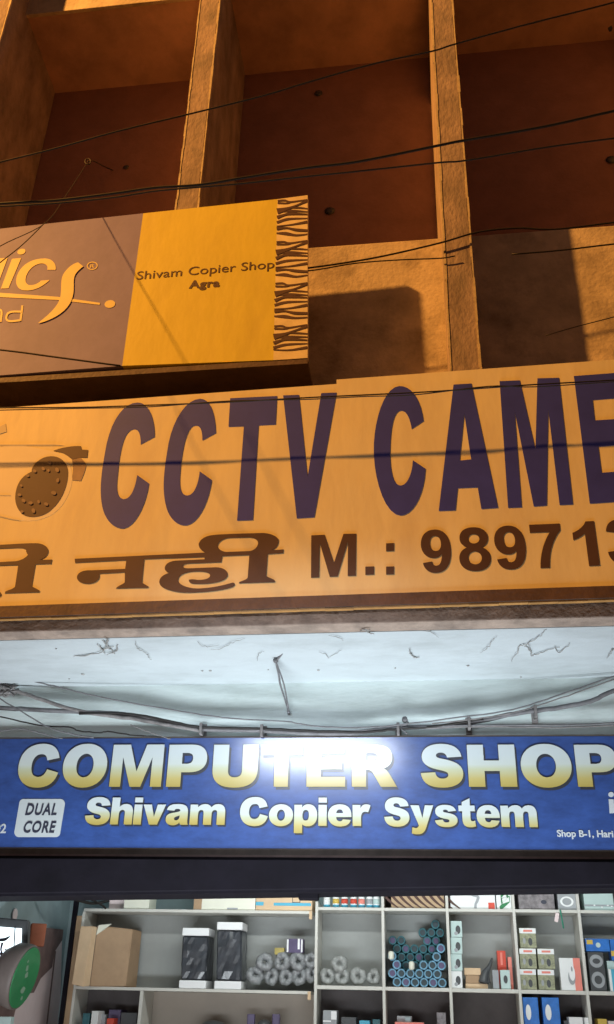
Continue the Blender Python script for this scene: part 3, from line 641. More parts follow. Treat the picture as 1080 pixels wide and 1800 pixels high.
wc('short wire hump at the far left just above the sign', [(-60, 1292), (0, 1285), (35, 1281), (70, 1288), (110, 1299)], .0045, 'cable', 6.05)
wc('thin wire from the bundle down onto the word COMPUTER', [(230, 1274), (260, 1286), (290, 1296), (300, 1299)], .003, 'dust', 6.03)
for x, y in ((353, 1281), (460, 1284), (700, 1281), (825, 1270), (942, 1250)):
    p = P(x, y, YW-.03); b = B(); box(b, p.x-.009, p.x+.009, p.y-.008, 6.15, p.z-.036, p.z+.04, .003)
    box(b, p.x-.02, p.x+.02, 6.138, 6.1499, p.z-.055, p.z+.055, .003)
    tag(link('cable_clip', b, M['dust']), {353: 'saddle clip holding the bundle above the letter P', 460: 'saddle clip holding the bundle above the letter T', 700: 'saddle clip holding the bundle above the gap before SHOP', 825: 'saddle clip holding the bundle above the letter H', 942: 'saddle clip highest at the right above the letter O'}[x], 'clip', 'clips on the cable bundle')
for (x, y, s), lb_ in zip(((8, 1190, .05), (12, 1212, .075)), ('small dusty knot of wires on the upper wire at the left', 'large dusty knot of wires at the left end of the bundle')):
    b = B(); p = P(x, y, 6.05)
    for k in range(9):
        tube(b, [p+Vector((random.uniform(-s, s), random.uniform(-.02, .05), random.uniform(-s, s)*.5)) for _ in range(4)], random.uniform(.005, .011), 5, 4)
    tag(link('wire_knot', b, M['dust'], smooth=True), lb_, 'wire knot', 'knots of wire at the left bracket')
b = B(); p = P(712, 1265, 6.08)
lathe(b, [(.004, -.02), (.018, -.018), (.02, .01), (.012, .02)], p, 'Y', 10); tube(b, [p, P(718, 1272, 6.06), P(704, 1278, 6.06), P(716, 1290, 6.05)], .005)
tag(link('junction_knob', b, M['cable'], smooth=True), 'small porcelain knob with a wire tail left of SHOP', 'knob')
b = B()
tube(b, [P(513, 1096, 5.07), P(508, 1120, 5.3), P(497, 1148, 5.55), P(485, 1162, 5.62)], .0065)
tube(b, [P(485, 1162, 5.62), P(491, 1190, 5.8), P(493, 1203, 5.85), P(503, 1235, 6.1), P(508, 1253, 6.13)], .0065)
tube(b, [P(485, 1162, 5.62), P(496, 1192, 5.8), P(502, 1215, 5.9), P(508, 1250, 6.13)], .0055)
lathe(b, [(.004, -.016), (.016, -.01), (.016, .01), (.004, .016)], P(485, 1161, 5.62), 'Y', 9); lathe(b, [(.004, -.016), (.012, -.01), (.012, .01), (.004, .016)], P(508, 1252, 6.13), 'Y', 9)
tag(link('hanging_wire', b, M['cable'], smooth=True), 'knotted wire hanging from the canopy edge to the wall', 'wire')
def web(label, segs, r=.002, z=3.441):
    b = B()
    for s in segs: tube(b, [PZ(x, y, z-random.uniform(0, .006)) for x, y in s], lambda t: r*(.35+.65*math.sin(PI*min(max(t, .08), .92))), 4, 5, jitter=.003)
    tag(link('cobweb', b, M['web']), label, 'cobweb', 'cobwebs on the canopy soffit')
web('dark tufted cobweb patch on the soffit at the left', [[(172, 1133), (180, 1142), (186, 1150)], [(174, 1148), (186, 1140), (200, 1136)], [(186, 1140), (190, 1128), (184, 1120)], [(190, 1150), (205, 1144), (206, 1134)], [(180, 1125), (187, 1133), (202, 1150)], [(130, 1154), (150, 1152), (175, 1148)]], .005)
web('hair thin cobweb left of the hanging wire', [[(370, 1142), (390, 1140), (410, 1128), (430, 1122)], [(345, 1128), (360, 1136), (385, 1134)], [(452, 1162), (456, 1148), (464, 1146)]])
web('small curl of cobweb on the soffit near the left patch', [[(238, 1128), (242, 1138), (250, 1144)], [(244, 1140), (258, 1150), (266, 1160)]], .0024)
web('branching cobweb spread on the soffit at the right', [[(900, 1163), (908, 1150), (914, 1136), (928, 1132), (948, 1118), (960, 1108)], [(928, 1132), (934, 1145), (935, 1153), (950, 1148), (972, 1140), (985, 1138)], [(975, 1136), (983, 1147), (1003, 1132)], [(934, 1150), (930, 1140), (922, 1134)]], .0035)
web('hooked cobweb strand between wire and right cobweb', [[(720, 1141), (722, 1150), (730, 1156), (738, 1154)]], .005)
web('short dark cobweb near the canopy edge', [[(633, 1109), (642, 1107), (652, 1108)], [(640, 1108), (648, 1112), (656, 1114)]], .005)
web('faint cobweb wisps right of the hanging wire', [[(580, 1118), (595, 1120), (603, 1126)], [(560, 1145), (572, 1150), (580, 1156), (602, 1140)], [(745, 1108), (760, 1112), (772, 1120)]], .0022)
web('faint long cobweb left of the branching one', [[(845, 1148), (856, 1140), (866, 1126), (874, 1118)]], .0022)
web('cobweb wisp at the right end of the soffit', [[(1069, 1158), (1074, 1145), (1080, 1140), (1095, 1135)]], .004)
for i, (x, y, r, z) in enumerate(((146, 1185, .013, 3.446), (122, 1193, .006, 3.446), (370, 1179, .010, 3.446), (356, 1179, .008, 3.446), (99, 1140, .006, 3.446), (560, 1178, .009, 3.446), (823, 1170, .010, 3.446), (695, 1174, .006, 3.446), (916, 1190, .006, 3.446), (472, 1177, .005, 3.446))):
    p = PZ(x, y, z); b = B(); lathe(b, [(r*.3, -.006), (r, -.002), (r, .001)], p, 'Z', 8); part('soffit_spot', b, M['web'])

# ================================================================== SHELVES
YSH = 8.0; DEP = .32
shl = thing('shelf_unit', 'pale laminate wall shelf unit on the left holding the cardboard boxes and speakers', 'shelf', (-1.9, YSH, .02))
XA = P(150, 1600, YSH).x; XD = P(555, 1660, YSH).x
ZT1, ZS1 = P(350, 1599, YSH).z, P(350, 1738, YSH).z
TH = .022
def board(parent, name, x0, x1, z0, z1, y0=YSH, y1=YSH+DEP, mt='shelf'):
    b = B(); box(b, x0, x1, y0, y1, z0, z1, .002); return link(name, b, M[mt], parent)
board(shl, 'top_board', XA-.01, XD-.03, ZT1-TH, ZT1)
board(shl, 'shelf_board', XA+.002, XD-.03, ZS1-TH, ZS1)
board(shl, 'shelf_board', XA+.002, XD-.03, .55, .55+TH)
board(shl, 'side_panel', XA-.02, XA+.002, .02, ZT1-TH-.001, YSH+.002)
XV = P(248, 1760, YSH).x
board(shl, 'divider', XV-.014, XV+.012, .58, ZS1-TH-.001, YSH+.002)
board(shl, 'back_panel', XA+.003, XD-.03, ZS1+.001, ZT1-TH-.001, YSH+DEP-.012, YSH+DEP, 'shelfback')
board(shl, 'back_panel', XV+.013, XD-.03, .58, ZS1-TH-.001, YSH+DEP-.012, YSH+DEP, 'beigeback')
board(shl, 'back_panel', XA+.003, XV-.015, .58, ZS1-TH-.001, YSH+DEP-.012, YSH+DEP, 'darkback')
for z in (ZT1-.06, ZS1-.06):
    b = B(); box(b, XD-.055, XD-.031, YSH-.004, YSH+.02, z, z+.058, .003); link('corner_block', b, M['card2'], shl)
shr = thing('shelf_unit', 'pale laminate pigeonhole shelf unit on the right full of small computer goods', 'shelf', (.4, YSH, .02))
ZT2, ZS2 = P(800, 1597, YSH).z, P(800, 1737, YSH).z
DIV = [XD+.005]+[P(x, 1660, YSH).x for x in (674, 789, 908, 1024)]+[1.62, 2.13]
for i, x in enumerate(DIV):
    top = ZT2+.04 if i == 0 else ZT2+.42
    board(shr, 'divider', x-.011, x+.011, .02, top)
for i in range(len(DIV)-1):
    a, c = DIV[i]+.0115, DIV[i+1]-.0115
    board(shr, 'shelf_board', a, c, ZT2-TH, ZT2, YSH+.001)
    board(shr, 'shelf_board', a, c, ZS2-TH-.004, ZS2, YSH+.001)
    board(shr, 'back_panel', a, c, ZS2+.001, ZT2-TH-.001, YSH+DEP-.012, YSH+DEP, 'shelfback')
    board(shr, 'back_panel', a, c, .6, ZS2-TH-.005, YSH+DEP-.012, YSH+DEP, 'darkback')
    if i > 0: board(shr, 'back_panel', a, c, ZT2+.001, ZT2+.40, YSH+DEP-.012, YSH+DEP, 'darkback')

def pbox(name, label, cat, x0, x1, yt, zbase, Y=YSH+.02, depth=.2, mt='whitebox', bev=.004, group=None, rot=0, h=None, parent=None, yref=None):
    """box standing on zbase whose front spans photo pixels x0..x1 with its top at pixel yt"""
    xa, xb = P(x0, yref or 1700, Y).x, P(x1, yref or 1700, Y).x
    # pixel columns lean with height: take them at the box's own height
    zt_ = P((x0+x1)/2, yt, Y).z if h is None else zbase+h
    b = B(); box(b, xa, xb, Y, Y+depth, zbase+.0006, zt_, bev, rot=rot)
    o = link(name, b, M[mt], parent)
    if parent is None: tag(o, label, cat, group)
    return o, (xa, xb, Y, zbase, zt_)
def deco(parent, name, ext, u0, u1, v0, v1, mt, dy=.002, shape='rect'):
    xa, xb, Y, z0, z1 = ext
    mp = lambda u, v: Vector((xa+(xb-xa)*u, Y-dy, z0+(z1-z0)*v))
    b = B()
    if shape == 'rect': c = [(u0, v0), (u1, v0), (u1, v1), (u0, v1)]
    else: c = ell((u0+u1)/2, (v0+v1)/2, (u1-u0)/2, (v1-v0)/2, n=24)
    fill(b, [[(a*100, d*100) for a, d in c]], lambda u, v: mp(u/100, v/100), th=.0008)
    return link(name, b, M[mt], parent)
def decop(parent, name, ext, pts, wd, mt, dy=.003):
    xa, xb, Y, z0, z1 = ext
    b = B(); fill(b, [[(a*100, d*100) for a, d in ribbon(pts, wd)]], lambda u, v: Vector((xa+(xb-xa)*u/100, Y-dy, z0+(z1-z0)*v/100)), th=.0008)
    return link(name, b, M[mt], parent)
BX = dict(name='carton', cat='box')
# --- on top of the left unit
o, e = pbox('carton', 'small cream carton on top of the left shelf end', 'box', 218, 262, 1560, ZT1, YSH+.02, .22, 'creambox', h=.26, yref=1590)
o, e = pbox('carton', 'grey sided carton standing behind the small cream one', 'box', 192, 230, 1560, ZT1, YSH+.10, .2, 'wallpink', h=.2, yref=1590)
o, e = pbox('carton', 'large cream carton beside the brown and cyan box', 'box', 341, 449, 1560, ZT1, YSH+.02, .26, 'creambox', h=.30, yref=1590)
deco(o, 'brown_flap', e, 0, .13, 0, 1, 'card'); deco(o, 'shipping_mark', e, .55, .72, .02, .06, 'greyb')
o, e = pbox('carton', 'brown carton with cyan printed band on top of the left shelf', 'box', 450, 549, 1560, ZT1, YSH+.02, .26, 'card2', h=.24, yref=1590)
deco(o, 'cyan_band', e, 0, .14, .16, .27, 'cyan'); deco(o, 'cyan_band', e, .32, .98, .16, .25, 'cyan'); deco(o, 'handling_mark', e, .65, .66, .26, .42, 'ink'); deco(o, 'handling_mark', e, .78, .79, .26, .42, 'ink'); deco(o, 'handling_mark', e, .66, .78, .26, .275, 'ink')
# --- seven little bottles
for i, x in enumerate((575, 591, 606, 622, 636, 650, 662)):
    lb_ = ['white spray bottle at the left end of the ink bottle row', 'ink bottle with yellow label second from left in the row', 'ink bottle with wide red label third in the row', 'ink bottle with red stripe in the middle of the row', 'ink bottle with red patch third from right in the row', 'ink bottle with grey label second from right in the row', 'narrow pale ink bottle at the right end of the row'][i]
    p = P(x, 1592, YSH+.06); t = thing('ink_bottle', lb_, 'bottle', (p.x, p.y, ZT2), 'ink bottles in a row on the right unit')
    b = B(); lathe(b, [(.022, .002), (.026, .006), (.026, .075), (.018, .09), (.012, .098)], (p.x, p.y, ZT2), 'Z', 14); link('body', b, M['whitebox'], t)
    b = B(); lathe(b, [(.0268, .004), (.0268, .022)], (p.x, p.y, ZT2), 'Z', 14); link('base_band', b, M['cyan'], t)
    b = B(); lathe(b, [(.0268, .03), (.0268, .066)], (p.x, p.y, ZT2), 'Z', 14); link('label_band', b, M[['whitebox', 'gold', 'red', 'red', 'pink', 'greyb', 'tealbox'][i]], t)
    b = B(); lathe(b, [(.010, .0985), (.010, .125), (.007, .128)], (p.x, p.y, ZT2), 'Z', 10); link('cap', b, M['foam'], t)
# --- boxes above the right unit's first shelf
o, e = pbox('carton', 'carton printed with slanting tan and black tiger stripes', 'box', 688, 781, 1540, ZT2, YSH+.03, .24, 'wood', h=.30, yref=1585)
for k in range(9):
    x = -.22+k*.145
    decop(o, 'tiger_stripe', e, [(x, .55), (x+.08, .34), (x+.2, .16), (x+.36, .0)], [.03, .055, .05, .02], 'stripedark')
o, e = pbox('carton', 'white carton with grey swirl and red corner mark', 'box', 792, 871, 1540, ZT2, YSH+.03, .24, 'whitebox', h=.30, yref=1585)
decop(o, 'grey_swirl', e, [(.36, .5), (.42, .38), (.52, .33), (.62, .30), (.6, .2), (.56, .12), (.55, .02)], [.02, .03, .05, .06, .06, .05, .06], 'greyb'); deco(o, 'red_mark', e, .84, .98, .0, .16, 'red')
o, e = pbox('carton', 'narrow white carton with a green zigzag mark', 'box', 873, 899, 1540, ZT2, YSH+.03, .24, 'whitebox', h=.30, yref=1585)
decop(o, 'green_zigzag', e, [(.3, .33), (.75, .36), (.35, .2), (.9, .26), (.5, .12), (.2, .02)], [.12, .14, .13, .14, .13, .1], 'green')
o, e = pbox('carton', 'mottled grey brown printed carton on the upper right shelf', 'box', 912, 975, 1540, ZT2, YSH+.03, .24, 'dkprint', h=.30, yref=1585)
deco(o, 'black_blot', e, .62, .78, .14, .24, 'ink', shape='e')
o, e = pbox('speaker_carton', 'grey carton with a white rounded square speaker picture', 'box', 981, 1013, 1540, ZT2, YSH+.03, .2, 'greyb', h=.30, yref=1585)
deco(o, 'speaker_frame_picture', e, .12, .86, .08, .33, 'whitebox', shape='e'); deco(o, 'speaker_cone_picture', e, .24, .74, .12, .29, 'greyb', .004, 'e')
o, e = pbox('carton', 'pale teal box with silver specks at the upper right', 'box', 1027, 1079, 1540, ZT2, YSH+.03, .24, 'tealbox', h=.30, yref=1585)
deco(o, 'dark_strip', e, 0, 1, .10, .14, 'greyb')
for u, v in ((.3, .12), (.55, .08), (.75, .12), (.88, .1)): deco(o, 'silver_speck', e, u, u+.07, v-.015, v+.02, 'whitebox', .004, 'e')
# --- row two, left unit
p0 = P(190, 1735, YSH); zb1 = ZS1
t = thing('cardboard_box', 'large open brown cardboard box at the left end of the shelf', 'box', (P(190, 1700, YSH).x, YSH+.1, zb1))
xa, xb = P(163, 1690, YSH-.02).x, P(222, 1690, YSH-.02).x; zt_ = P(195, 1632, YSH-.02).z
b = B(); hexa(b, [Vector(v) for v in ((xa, YSH-.03, zb1), (xb+.0, YSH+.03, zb1), (xb+.012, YSH+.03, zt_), (xa+.008, YSH-.03, zt_+.02), (xa+.02, YSH+.25, zb1), (xb+.02, YSH+.27, zb1), (xb+.02, YSH+.27, zt_), (xa+.02, YSH+.25, zt_))])
bmesh.ops.bevel(b, geom=b.edges[:], offset=.006, segments=2, affect='EDGES'); link('body', b, M['card'], t)
b = B(); hexa(b, [Vector(v) for v in ((xa+.01, YSH-.036, zt_-.05), (xa+.07, YSH-.028, zt_-.01), (xa+.12, YSH-.01, zt_+.035), (xa+.02, YSH-.03, zt_+.022), (xa+.012, YSH-.032, zt_-.05), (xa+.07, YSH-.022, zt_-.01), (xa+.12, YSH-.004, zt_+.035), (xa+.02, YSH-.025, zt_+.022))]); link('torn_flap', b, M['creambox'], t)
xa, xb = P(131, 1690, YSH-.1).x, P(152, 1690, YSH-.1).x; zt_ = P(150, 1628, YSH-.1).z
b = B(); hexa(b, [Vector(v) for v in ((xa, YSH-.1, zb1+.01), (xb, YSH-.11, zb1-.005), (xb+.02, YSH-.09, zt_), (xa+.012, YSH-.09, zt_), (xa+.03, YSH-.02, zb1+.01), (xb+.03, YSH-.035, zb1), (xb+.035, YSH-.035, zt_), (xa+.04, YSH-.02, zt_))])
bmesh.ops.bevel(b, geom=b.edges[:], offset=.004, segments=2, affect='EDGES')
tag(link('cardboard_box', b, M['card2']), 'slim tan cardboard box leaning at the corner of the left shelf', 'box')
for (x0, x1, x0b, yt, lb_) in ((321, 369, 315, 1631, 'shorter polythene wrapped black speaker with white foam ends'), (382, 428, 377, 1620, 'taller polythene wrapped black speaker with white foam ends')):
    Y = YSH+.015; xa, xb = P(x0b+3, 1725, Y).x, P(x0b+48, 1725, Y).x
    xt0, xt1 = P(x0, yt+6, Y).x, P(x1-1, yt+6, Y).x
    zt_ = P(345, yt, Y).z; zc0 = zb1+.058; zc1 = zt_-.058
    t = thing('speaker', lb_, 'speaker', ((xa+xb)/2, Y, zb1), 'wrapped speakers on the left shelf')
    b = B(); box(b, xa-.012, xb+.0, Y-.006, Y+.23, zb1+.001, zc0, .008); link('foam_end', b, M['foam'], t)
    b = B(); box(b, xt0, xt1, Y-.006, Y+.23, zc1, zt_, .008); link('foam_end', b, M['foam'], t)
    b = B(); hexa(b, [Vector(v) for v in ((xa, Y, zc0+.001), (xb-.004, Y, zc0+.001), (xt1-.004, Y, zc1-.001), (xt0+.004, Y, zc1-.001), (xa, Y+.22, zc0+.001), (xb, Y+.22, zc0+.001), (xt1, Y+.22, zc1-.001), (xt0, Y+.22, zc1-.001))])
    bmesh.ops.bevel(b, geom=b.edges[:], offset=.01, segments=2, affect='EDGES')
    bmesh.ops.subdivide_edges(b, edges=b.edges[:], cuts=5, use_grid_fill=True)
    for v in b.verts: v.co += Vector((random.gauss(0, .0016), random.gauss(0, .003), 0))
    link('wrapped_body', b, M['polybag'], t)
def coil(label, x, y, R, tiltx, tiltz, Y=YSH+.1, mt='coil', group='bagged cable coils piled on the left shelf'):
    c = P(x, y, Y); b = B(); Mx = Matrix.Translation(c) @ Matrix.Rotation(tiltz, 4, 'Z') @ Matrix.Rotation(tiltx, 4, 'X')
    nu, nv = 34, 14; a0 = random.random()*6; V = []
    for i in range(nu):
        a = 2*PI*i/nu; row = []
        mr = R*.40*(1+.13*math.sin(3*a+a0)+.08*math.sin(7*a+a0*2))
        for k in range(nv):
            t = 2*PI*k/nv; rr = mr*(1+.09*math.cos(6*t+4*a)+random.gauss(0, .05))
            row.append(b.verts.new(Mx @ Vector(((R*.6+rr*math.cos(t))*math.cos(a), (R*.6+rr*math.cos(t))*math.sin(a), rr*math.sin(t)*1.15))))
        V.append(row)
    for i in range(nu):
        for k in range(nv):
            f = b.faces.new((V[i][k], V[(i+1) % nu][k], V[(i+1) % nu][(k+1) % nv], V[i][(k+1) % nv])); f.smooth = True
    return tag(link('cable_coil', b, M[mt]), label, 'cable coil', group)
for (x, y, R, a, c), cl in zip(((449, 1714, .072, 1.0, .3), (478, 1717, .062, 1.25, -.4), (503, 1718, .060, 1.4, .5), (527, 1716, .066, 1.2, -.2), (547, 1713, .058, 1.4, .8), (466, 1691, .070, 1.2, .2), (497, 1690, .070, 1.45, -.3), (524, 1690, .072, 1.3, .4), (547, 1688, .058, 1.4, .1)), (
    'leftmost bagged cable coil, low beside the taller speaker', 'bottom row bagged cable coil second from the speaker', 'bottom row bagged cable coil in the middle of the pile', 'bottom row bagged cable coil under the right end of the purple pack', 'bottom row bagged cable coil against the upright board',
    'upper row bagged cable coil nearest the taller speaker', 'upper row bagged cable coil under the yellow packet', 'upper row bagged cable coil carrying the purple pack', 'upper row bagged cable coil against the upright board')):
    coil(cl, x, y, R, a, c)
o, e = pbox('spool_pack', 'dark purple pack with white stripes on top of the cable coils', 'pack', 504, 533, 1650, P(520, 1675, YSH+.09).z, YSH+.08, .12, 'purple', yref=1665)
deco(o, 'white_stripe', e, .02, .12, .05, .95, 'foam'); deco(o, 'white_stripe', e, .68, .8, .25, 1, 'foam'); deco(o, 'white_stripe', e, .88, .97, .05, .95, 'foam')
o, e = pbox('tin', 'small yellow packet resting on the cable coils', 'packet', 483, 500, 1666, P(490, 1678, YSH+.09).z, YSH+.09, .06, 'olive', yref=1670)
# --- row two, right unit: cell one
for (x, y, R, a, c), cl in zip(((597, 1694, .066, 1.2, .1), (576, 1716, .062, 1.2, .4), (602, 1717, .062, 1.3, -.2), (630, 1716, .066, 1.25, .3), (657, 1717, .058, 1.4, -.5)), (
    'pale cable coil sitting on top of the others in its pigeonhole', 'leftmost pale cable coil at the foot of the pigeonhole', 'second pale cable coil under the topmost one', 'third pale cable coil standing in the open middle', 'rightmost pale cable coil by the roll pigeonhole')):
    coil(cl, x, y, R, a, c, YSH+.1, 'coil2', 'pale cable coils in the first pigeonhole')
# cell two: pile of rolls lying end on
RR = .0335
ORD = ['first', 'second', 'third', 'fourth', 'fifth', 'sixth', 'seventh', 'eighth', 'ninth', 'tenth']
def roll(x, Y, z, L, pal, rr_=0, kk_=0):
    t = thing('wrapped_roll', None, None, (x, Y, z))
    tag(t, ('pale blue rimmed roll in the front pile, %s row up, %s from the left' if pal else 'shade-darkened teal roll in the rear pile, %s row up, %s from the left') % (ORD[rr_], ORD[kk_]), 'roll', 'front wrapped rolls in the pigeonhole' if pal else 'rear wrapped rolls in the pigeonhole')
    b = B(); lathe(b, [(RR*.92, 0), (RR, .006), (RR, L)], (x, Y, z), 'Y', 16); link('wrap', b, M['bluewrap' if pal else 'teal'], t)  # rear rolls take a darker wrap: shade put into the colour
    b = B(); lathe(b, [(RR*.62, -.003), (RR*.68, -.0005)], (x, Y, z), 'Y', 14); link('core', b, M['darkhole' if random.random() > .25 else 'purple'], t)
x0c, x1c = DIV[1]+.012, DIV[2]-.012; pit = (x1c-x0c)/7
for r in range(10):
    off = (r % 2)*pit*.5
    for k in range(7):
        x = x0c+pit*(k+.5)+off-pit*.22
        if x+RR > x1c or x-RR < x0c: continue
        z = ZS2+RR+.001+r*RR*1.78
        hf = [4, 3, 2, 2, 3, 4, 5][k]; hb = [6, 6, 5, 5, 7, 8, 8][k]
        if r < hf: roll(x, YSH+.02+random.uniform(0, .012), z, .12, True, r, k)
        if r < hb and r >= hf-1: roll(x, YSH+.165+random.uniform(0, .01), z, .13, False, r, k)
for x, y in ((688, 1682), (724, 1700)):
    p = P(x, y, YSH+.03); b = B(); lathe(b, [(.012, 0), (.022, .01), (.022, .05), (.012, .06)], (p.x, p.y, p.z-.02), 'Z', 12)
    tag(link('cream_cap', b, M['creambox'], smooth=True), 'cream bottle top poking out of the %s of the roll pile' % ('left edge' if x < 700 else 'middle'), 'cap', 'cream caps in the roll pile')
# cell three
zz = ZS2
for i in range(4):
    hh = P(805, 1626+26.4*i, YSH+.02).z
for i in range(4):
    y0, y1 = (1707, 1681, 1655, 1626)[i], (1735, 1707, 1681, 1655)[i]
    hgt = .118
    o, e = pbox('webcam_carton', ['bottom webcam box of the white stack, largest picture', 'second webcam box from the bottom of the white stack', 'third webcam box from the bottom of the white stack', 'topmost webcam box of the white stack'][i], 'box', 793, 813, y0, ZS2+hgt*i, YSH+.02+.004*i, .12, 'tealbox' if i else 'whitebox', h=hgt-.002, group='webcam boxes in a stack', yref=y0+14)
    deco(o, 'webcam_picture', e, .42, .85, .2, .72, 'darkg', shape='e'); deco(o, 'webcam_picture', e, .3, .6, .12, .35, 'greyb', .004, 'e')
o, e = pbox('carton', 'lower flat brown carton in the third pigeonhole', 'box', 817, 856, 1730, ZS2, YSH+.05, .16, 'card2', h=.035)
o, e = pbox('carton', 'small brown carton resting on the flat one', 'box', 818, 842, 1705, ZS2+.036, YSH+.05, .14, 'card', h=.055)
o, e = pbox('carton', 'topmost brown carton of the small pile in the third pigeonhole', 'box', 816, 845, 1695, ZS2+.092, YSH+.06, .14, 'card2', h=.05)
b = B(); tube(b, [P(850, 1728, YSH+.05), P(853, 1712, YSH+.06), P(860, 1700, YSH+.07), P(865, 1684, YSH+.06)], lambda t: .035*(1-t)+.006, 7, 5); tube(b, [P(860, 1728, YSH+.05), P(858, 1712, YSH+.06), P(864, 1690, YSH+.06)], .012)
tag(link('umbrella_stand', b, M['darkg'], smooth=True), 'black tapering microphone stand beside the brown cartons', 'stand')
bpy.data.objects['umbrella_stand'].name = 'microphone_stand'
o, e = pbox('carton', 'tall red box at the back of the third pigeonhole', 'box', 875, 890, 1671, ZS2+.002, YSH+.10, .1, 'red', yref=1690)
deco(o, 'white_print', e, .35, .6, .62, .95, 'pink')
o, e = pbox('carton', 'slim dark red box right of the tall red one', 'box', 893, 900, 1682, ZS2+.002, YSH+.10, .1, 'pink', yref=1690)
o, e = pbox('carton', 'small grey box left of the webcam pictured one', 'box', 866, 877, 1705, ZS2, YSH+.03, .06, 'greyb', yref=1715)
o, e = pbox('carton', 'small pale box with black webcam picture in front of the red box', 'box', 880, 897, 1705, ZS2, YSH+.03, .06, 'tealbox', yref=1715)
deco(o, 'webcam_picture', e, .3, .72, .3, .72, 'darkg', shape='e')
# cell four
hh = .143
for (c, r), lb_ in zip(((0, 0), (1, 0), (0, 1), (1, 1), (0, 2)), ('olive box with white header, bottom left of the pile of five', 'olive box with white header, bottom right of the pile of five', 'olive box with white header, middle left of the pile of five', 'olive box with white header, upper right of the pile of five', 'olive box with white header, alone on top of the pile of five')):
    xs_ = (914, 943) if c == 0 else (946, 975)
    o, e = pbox('carton', lb_, 'box', xs_[0], xs_[1], 0, ZS2+hh*r, YSH+.02+.003*r, .12, 'olivebox', h=hh-.002, group='five olive boxes piled in the pigeonhole', yref=1718-34*r)
    deco(o, 'white_header', e, .0, 1, .72, .98, 'whitebox'); deco(o, 'red_print', e, .25, .78, .80, .9, 'pink', .004)
    deco(o, 'dark_picture', e, .5, .75, .12, .5, 'darkg', shape='e'); deco(o, 'dark_picture', e, .18, .34, .2, .5, 'greyb', shape='e')
o, e = pbox('mouse_carton', 'white and pink box with a white computer mouse picture', 'box', 985, 1022, 1684, ZS2, YSH+.02, .1, 'whitebox', yref=1710)
deco(o, 'pink_side', e, .66, .99, .0, 1, 'pink'); deco(o, 'mouse_shadow_picture', e, .36, .70, .18, .62, 'greyb', .004, 'e'); deco(o, 'mouse_picture', e, .42, .70, .3, .78, 'foam', .006, 'e'); deco(o, 'mouse_wheel_picture', e, .52, .6, .58, .74, 'greyb', .008, 'e')
b = B(); tube(b, [P(985, 1599, YSH-.01), P(988, 1615, YSH-.012), P(991, 1632, YSH-.01)], .006, 6); tag(link('green_strap', b, M['gdark'], smooth=True), 'green strap hanging from the shelf edge', 'strap')
p = P(979, 1612, YSH-.01); b = B(); box(b, p.x-.014, p.x+.014, p.y, p.y+.003, p.z-.035, p.z+.03, .001, tilt=.25); tube(b, [Vector((p.x-.008, p.y+.001, p.z+.03)), P(976, 1600, YSH-.005)], .0012)
tag(link('price_tag', b, M['wallpink']), 'small pinkish tag dangling under the shelf edge', 'tag')
# cell five
o, e = pbox('speaker', 'grey loudspeaker with two round cones in the last pigeonhole', 'speaker', 1036, 1064, 1674, ZS2, YSH+.03, .14, 'darkg', yref=1705)
for v0, v1, nm in ((.08, .50, 'large_cone'), (.60, .94, 'small_cone')):
    r_ = deco(o, nm, e, .08, .92, v0, v1, 'greyb', .003, 'e'); deco(r_, 'cone_centre', e, .26, .74, v0+.1, v1-.1, 'darkg', .006, 'e')
o, e = pbox('carton', 'dark blue box lying on the loudspeaker', 'box', 1030, 1072, 1650, P(1050, 1673, YSH+.03).z+.002, YSH+.03, .14, 'boxblue', yref=1662); deco(o, 'orange_patch', e, .05, .3, .55, .9, 'gold'); deco(o, 'white_star', e, .42, .62, .3, .7, 'tealbox', shape='e')
o, e = pbox('carton', 'blue and yellow box at the right picture edge', 'box', 1073, 1110, 1651, ZS2+.21, YSH+.04, .14, 'boxblue', yref=1662); deco(o, 'yellow_patch', e, .0, .3, .2, .45, 'gold')
o, e = pbox('carton', 'grey carton under the blue and yellow box', 'box', 1068, 1112, 1690, ZS2, YSH+.06, .14, 'tealbox', h=.208, yref=1700); deco(o, 'black_blot', e, .05, .2, .45, .65, 'darkg', shape='e')
o, e = pbox('carton', 'white and cyan box at the lower right picture edge', 'box', 1071, 1100, 1704, ZS2, YSH+.01, .04, 'whitebox', yref=1715); deco(o, 'cyan_face', e, .15, 1, 0, 1, 'cyan')
# --- row three: tops of the goods just above the bottom of the picture
def low(label, x0, x1, yt, mt, name='carton', cat='box', Y=YSH+.03, depth=.16, group=None, unit=1):
    base = P((x0+x1)/2, 1840, Y).z
    return pbox(name, label, cat, x0, x1, yt, base, Y, depth, mt, yref=1785, group=group)
base3 = P(600, 1840, YSH+.03).z
board(shl, 'shelf_board', XA+.003, XV-.015, base3-.06, base3-.04); board(shl, 'shelf_board', XV+.013, XD-.03, base3-.06, base3-.04)
for i in range(len(DIV)-1): board(shr, 'shelf_board', DIV[i]+.0115, DIV[i+1]-.0115, base3-.06, base3-.04, YSH+.001)
def low(label, x0, x1, yt, mt, name='carton', cat='box', Y=YSH+.03, depth=.16, group=None):
    return pbox(name, label, cat, x0, x1, yt, base3-.04, Y, depth, mt, yref=1785, group=group)
low('small teal jar at the left of the dark pigeonhole', 146, 158, 1781, 'teal')
low('small white box in the dark pigeonhole at the left', 161, 173, 1777, 'whitebox')
low('flat grey green box in the dark pigeonhole at the left', 176, 186, 1783, 'greyb', Y=YSH+.12)
low('small red orange box in the dark pigeonhole at the left', 189, 201, 1790, 'red'); low('dark box behind the red orange one', 191, 212, 1775, 'purple', Y=YSH+.14)
low('wide black box filling the dark pigeonhole', 213, 241, 1780, 'darkg', Y=YSH+.1)
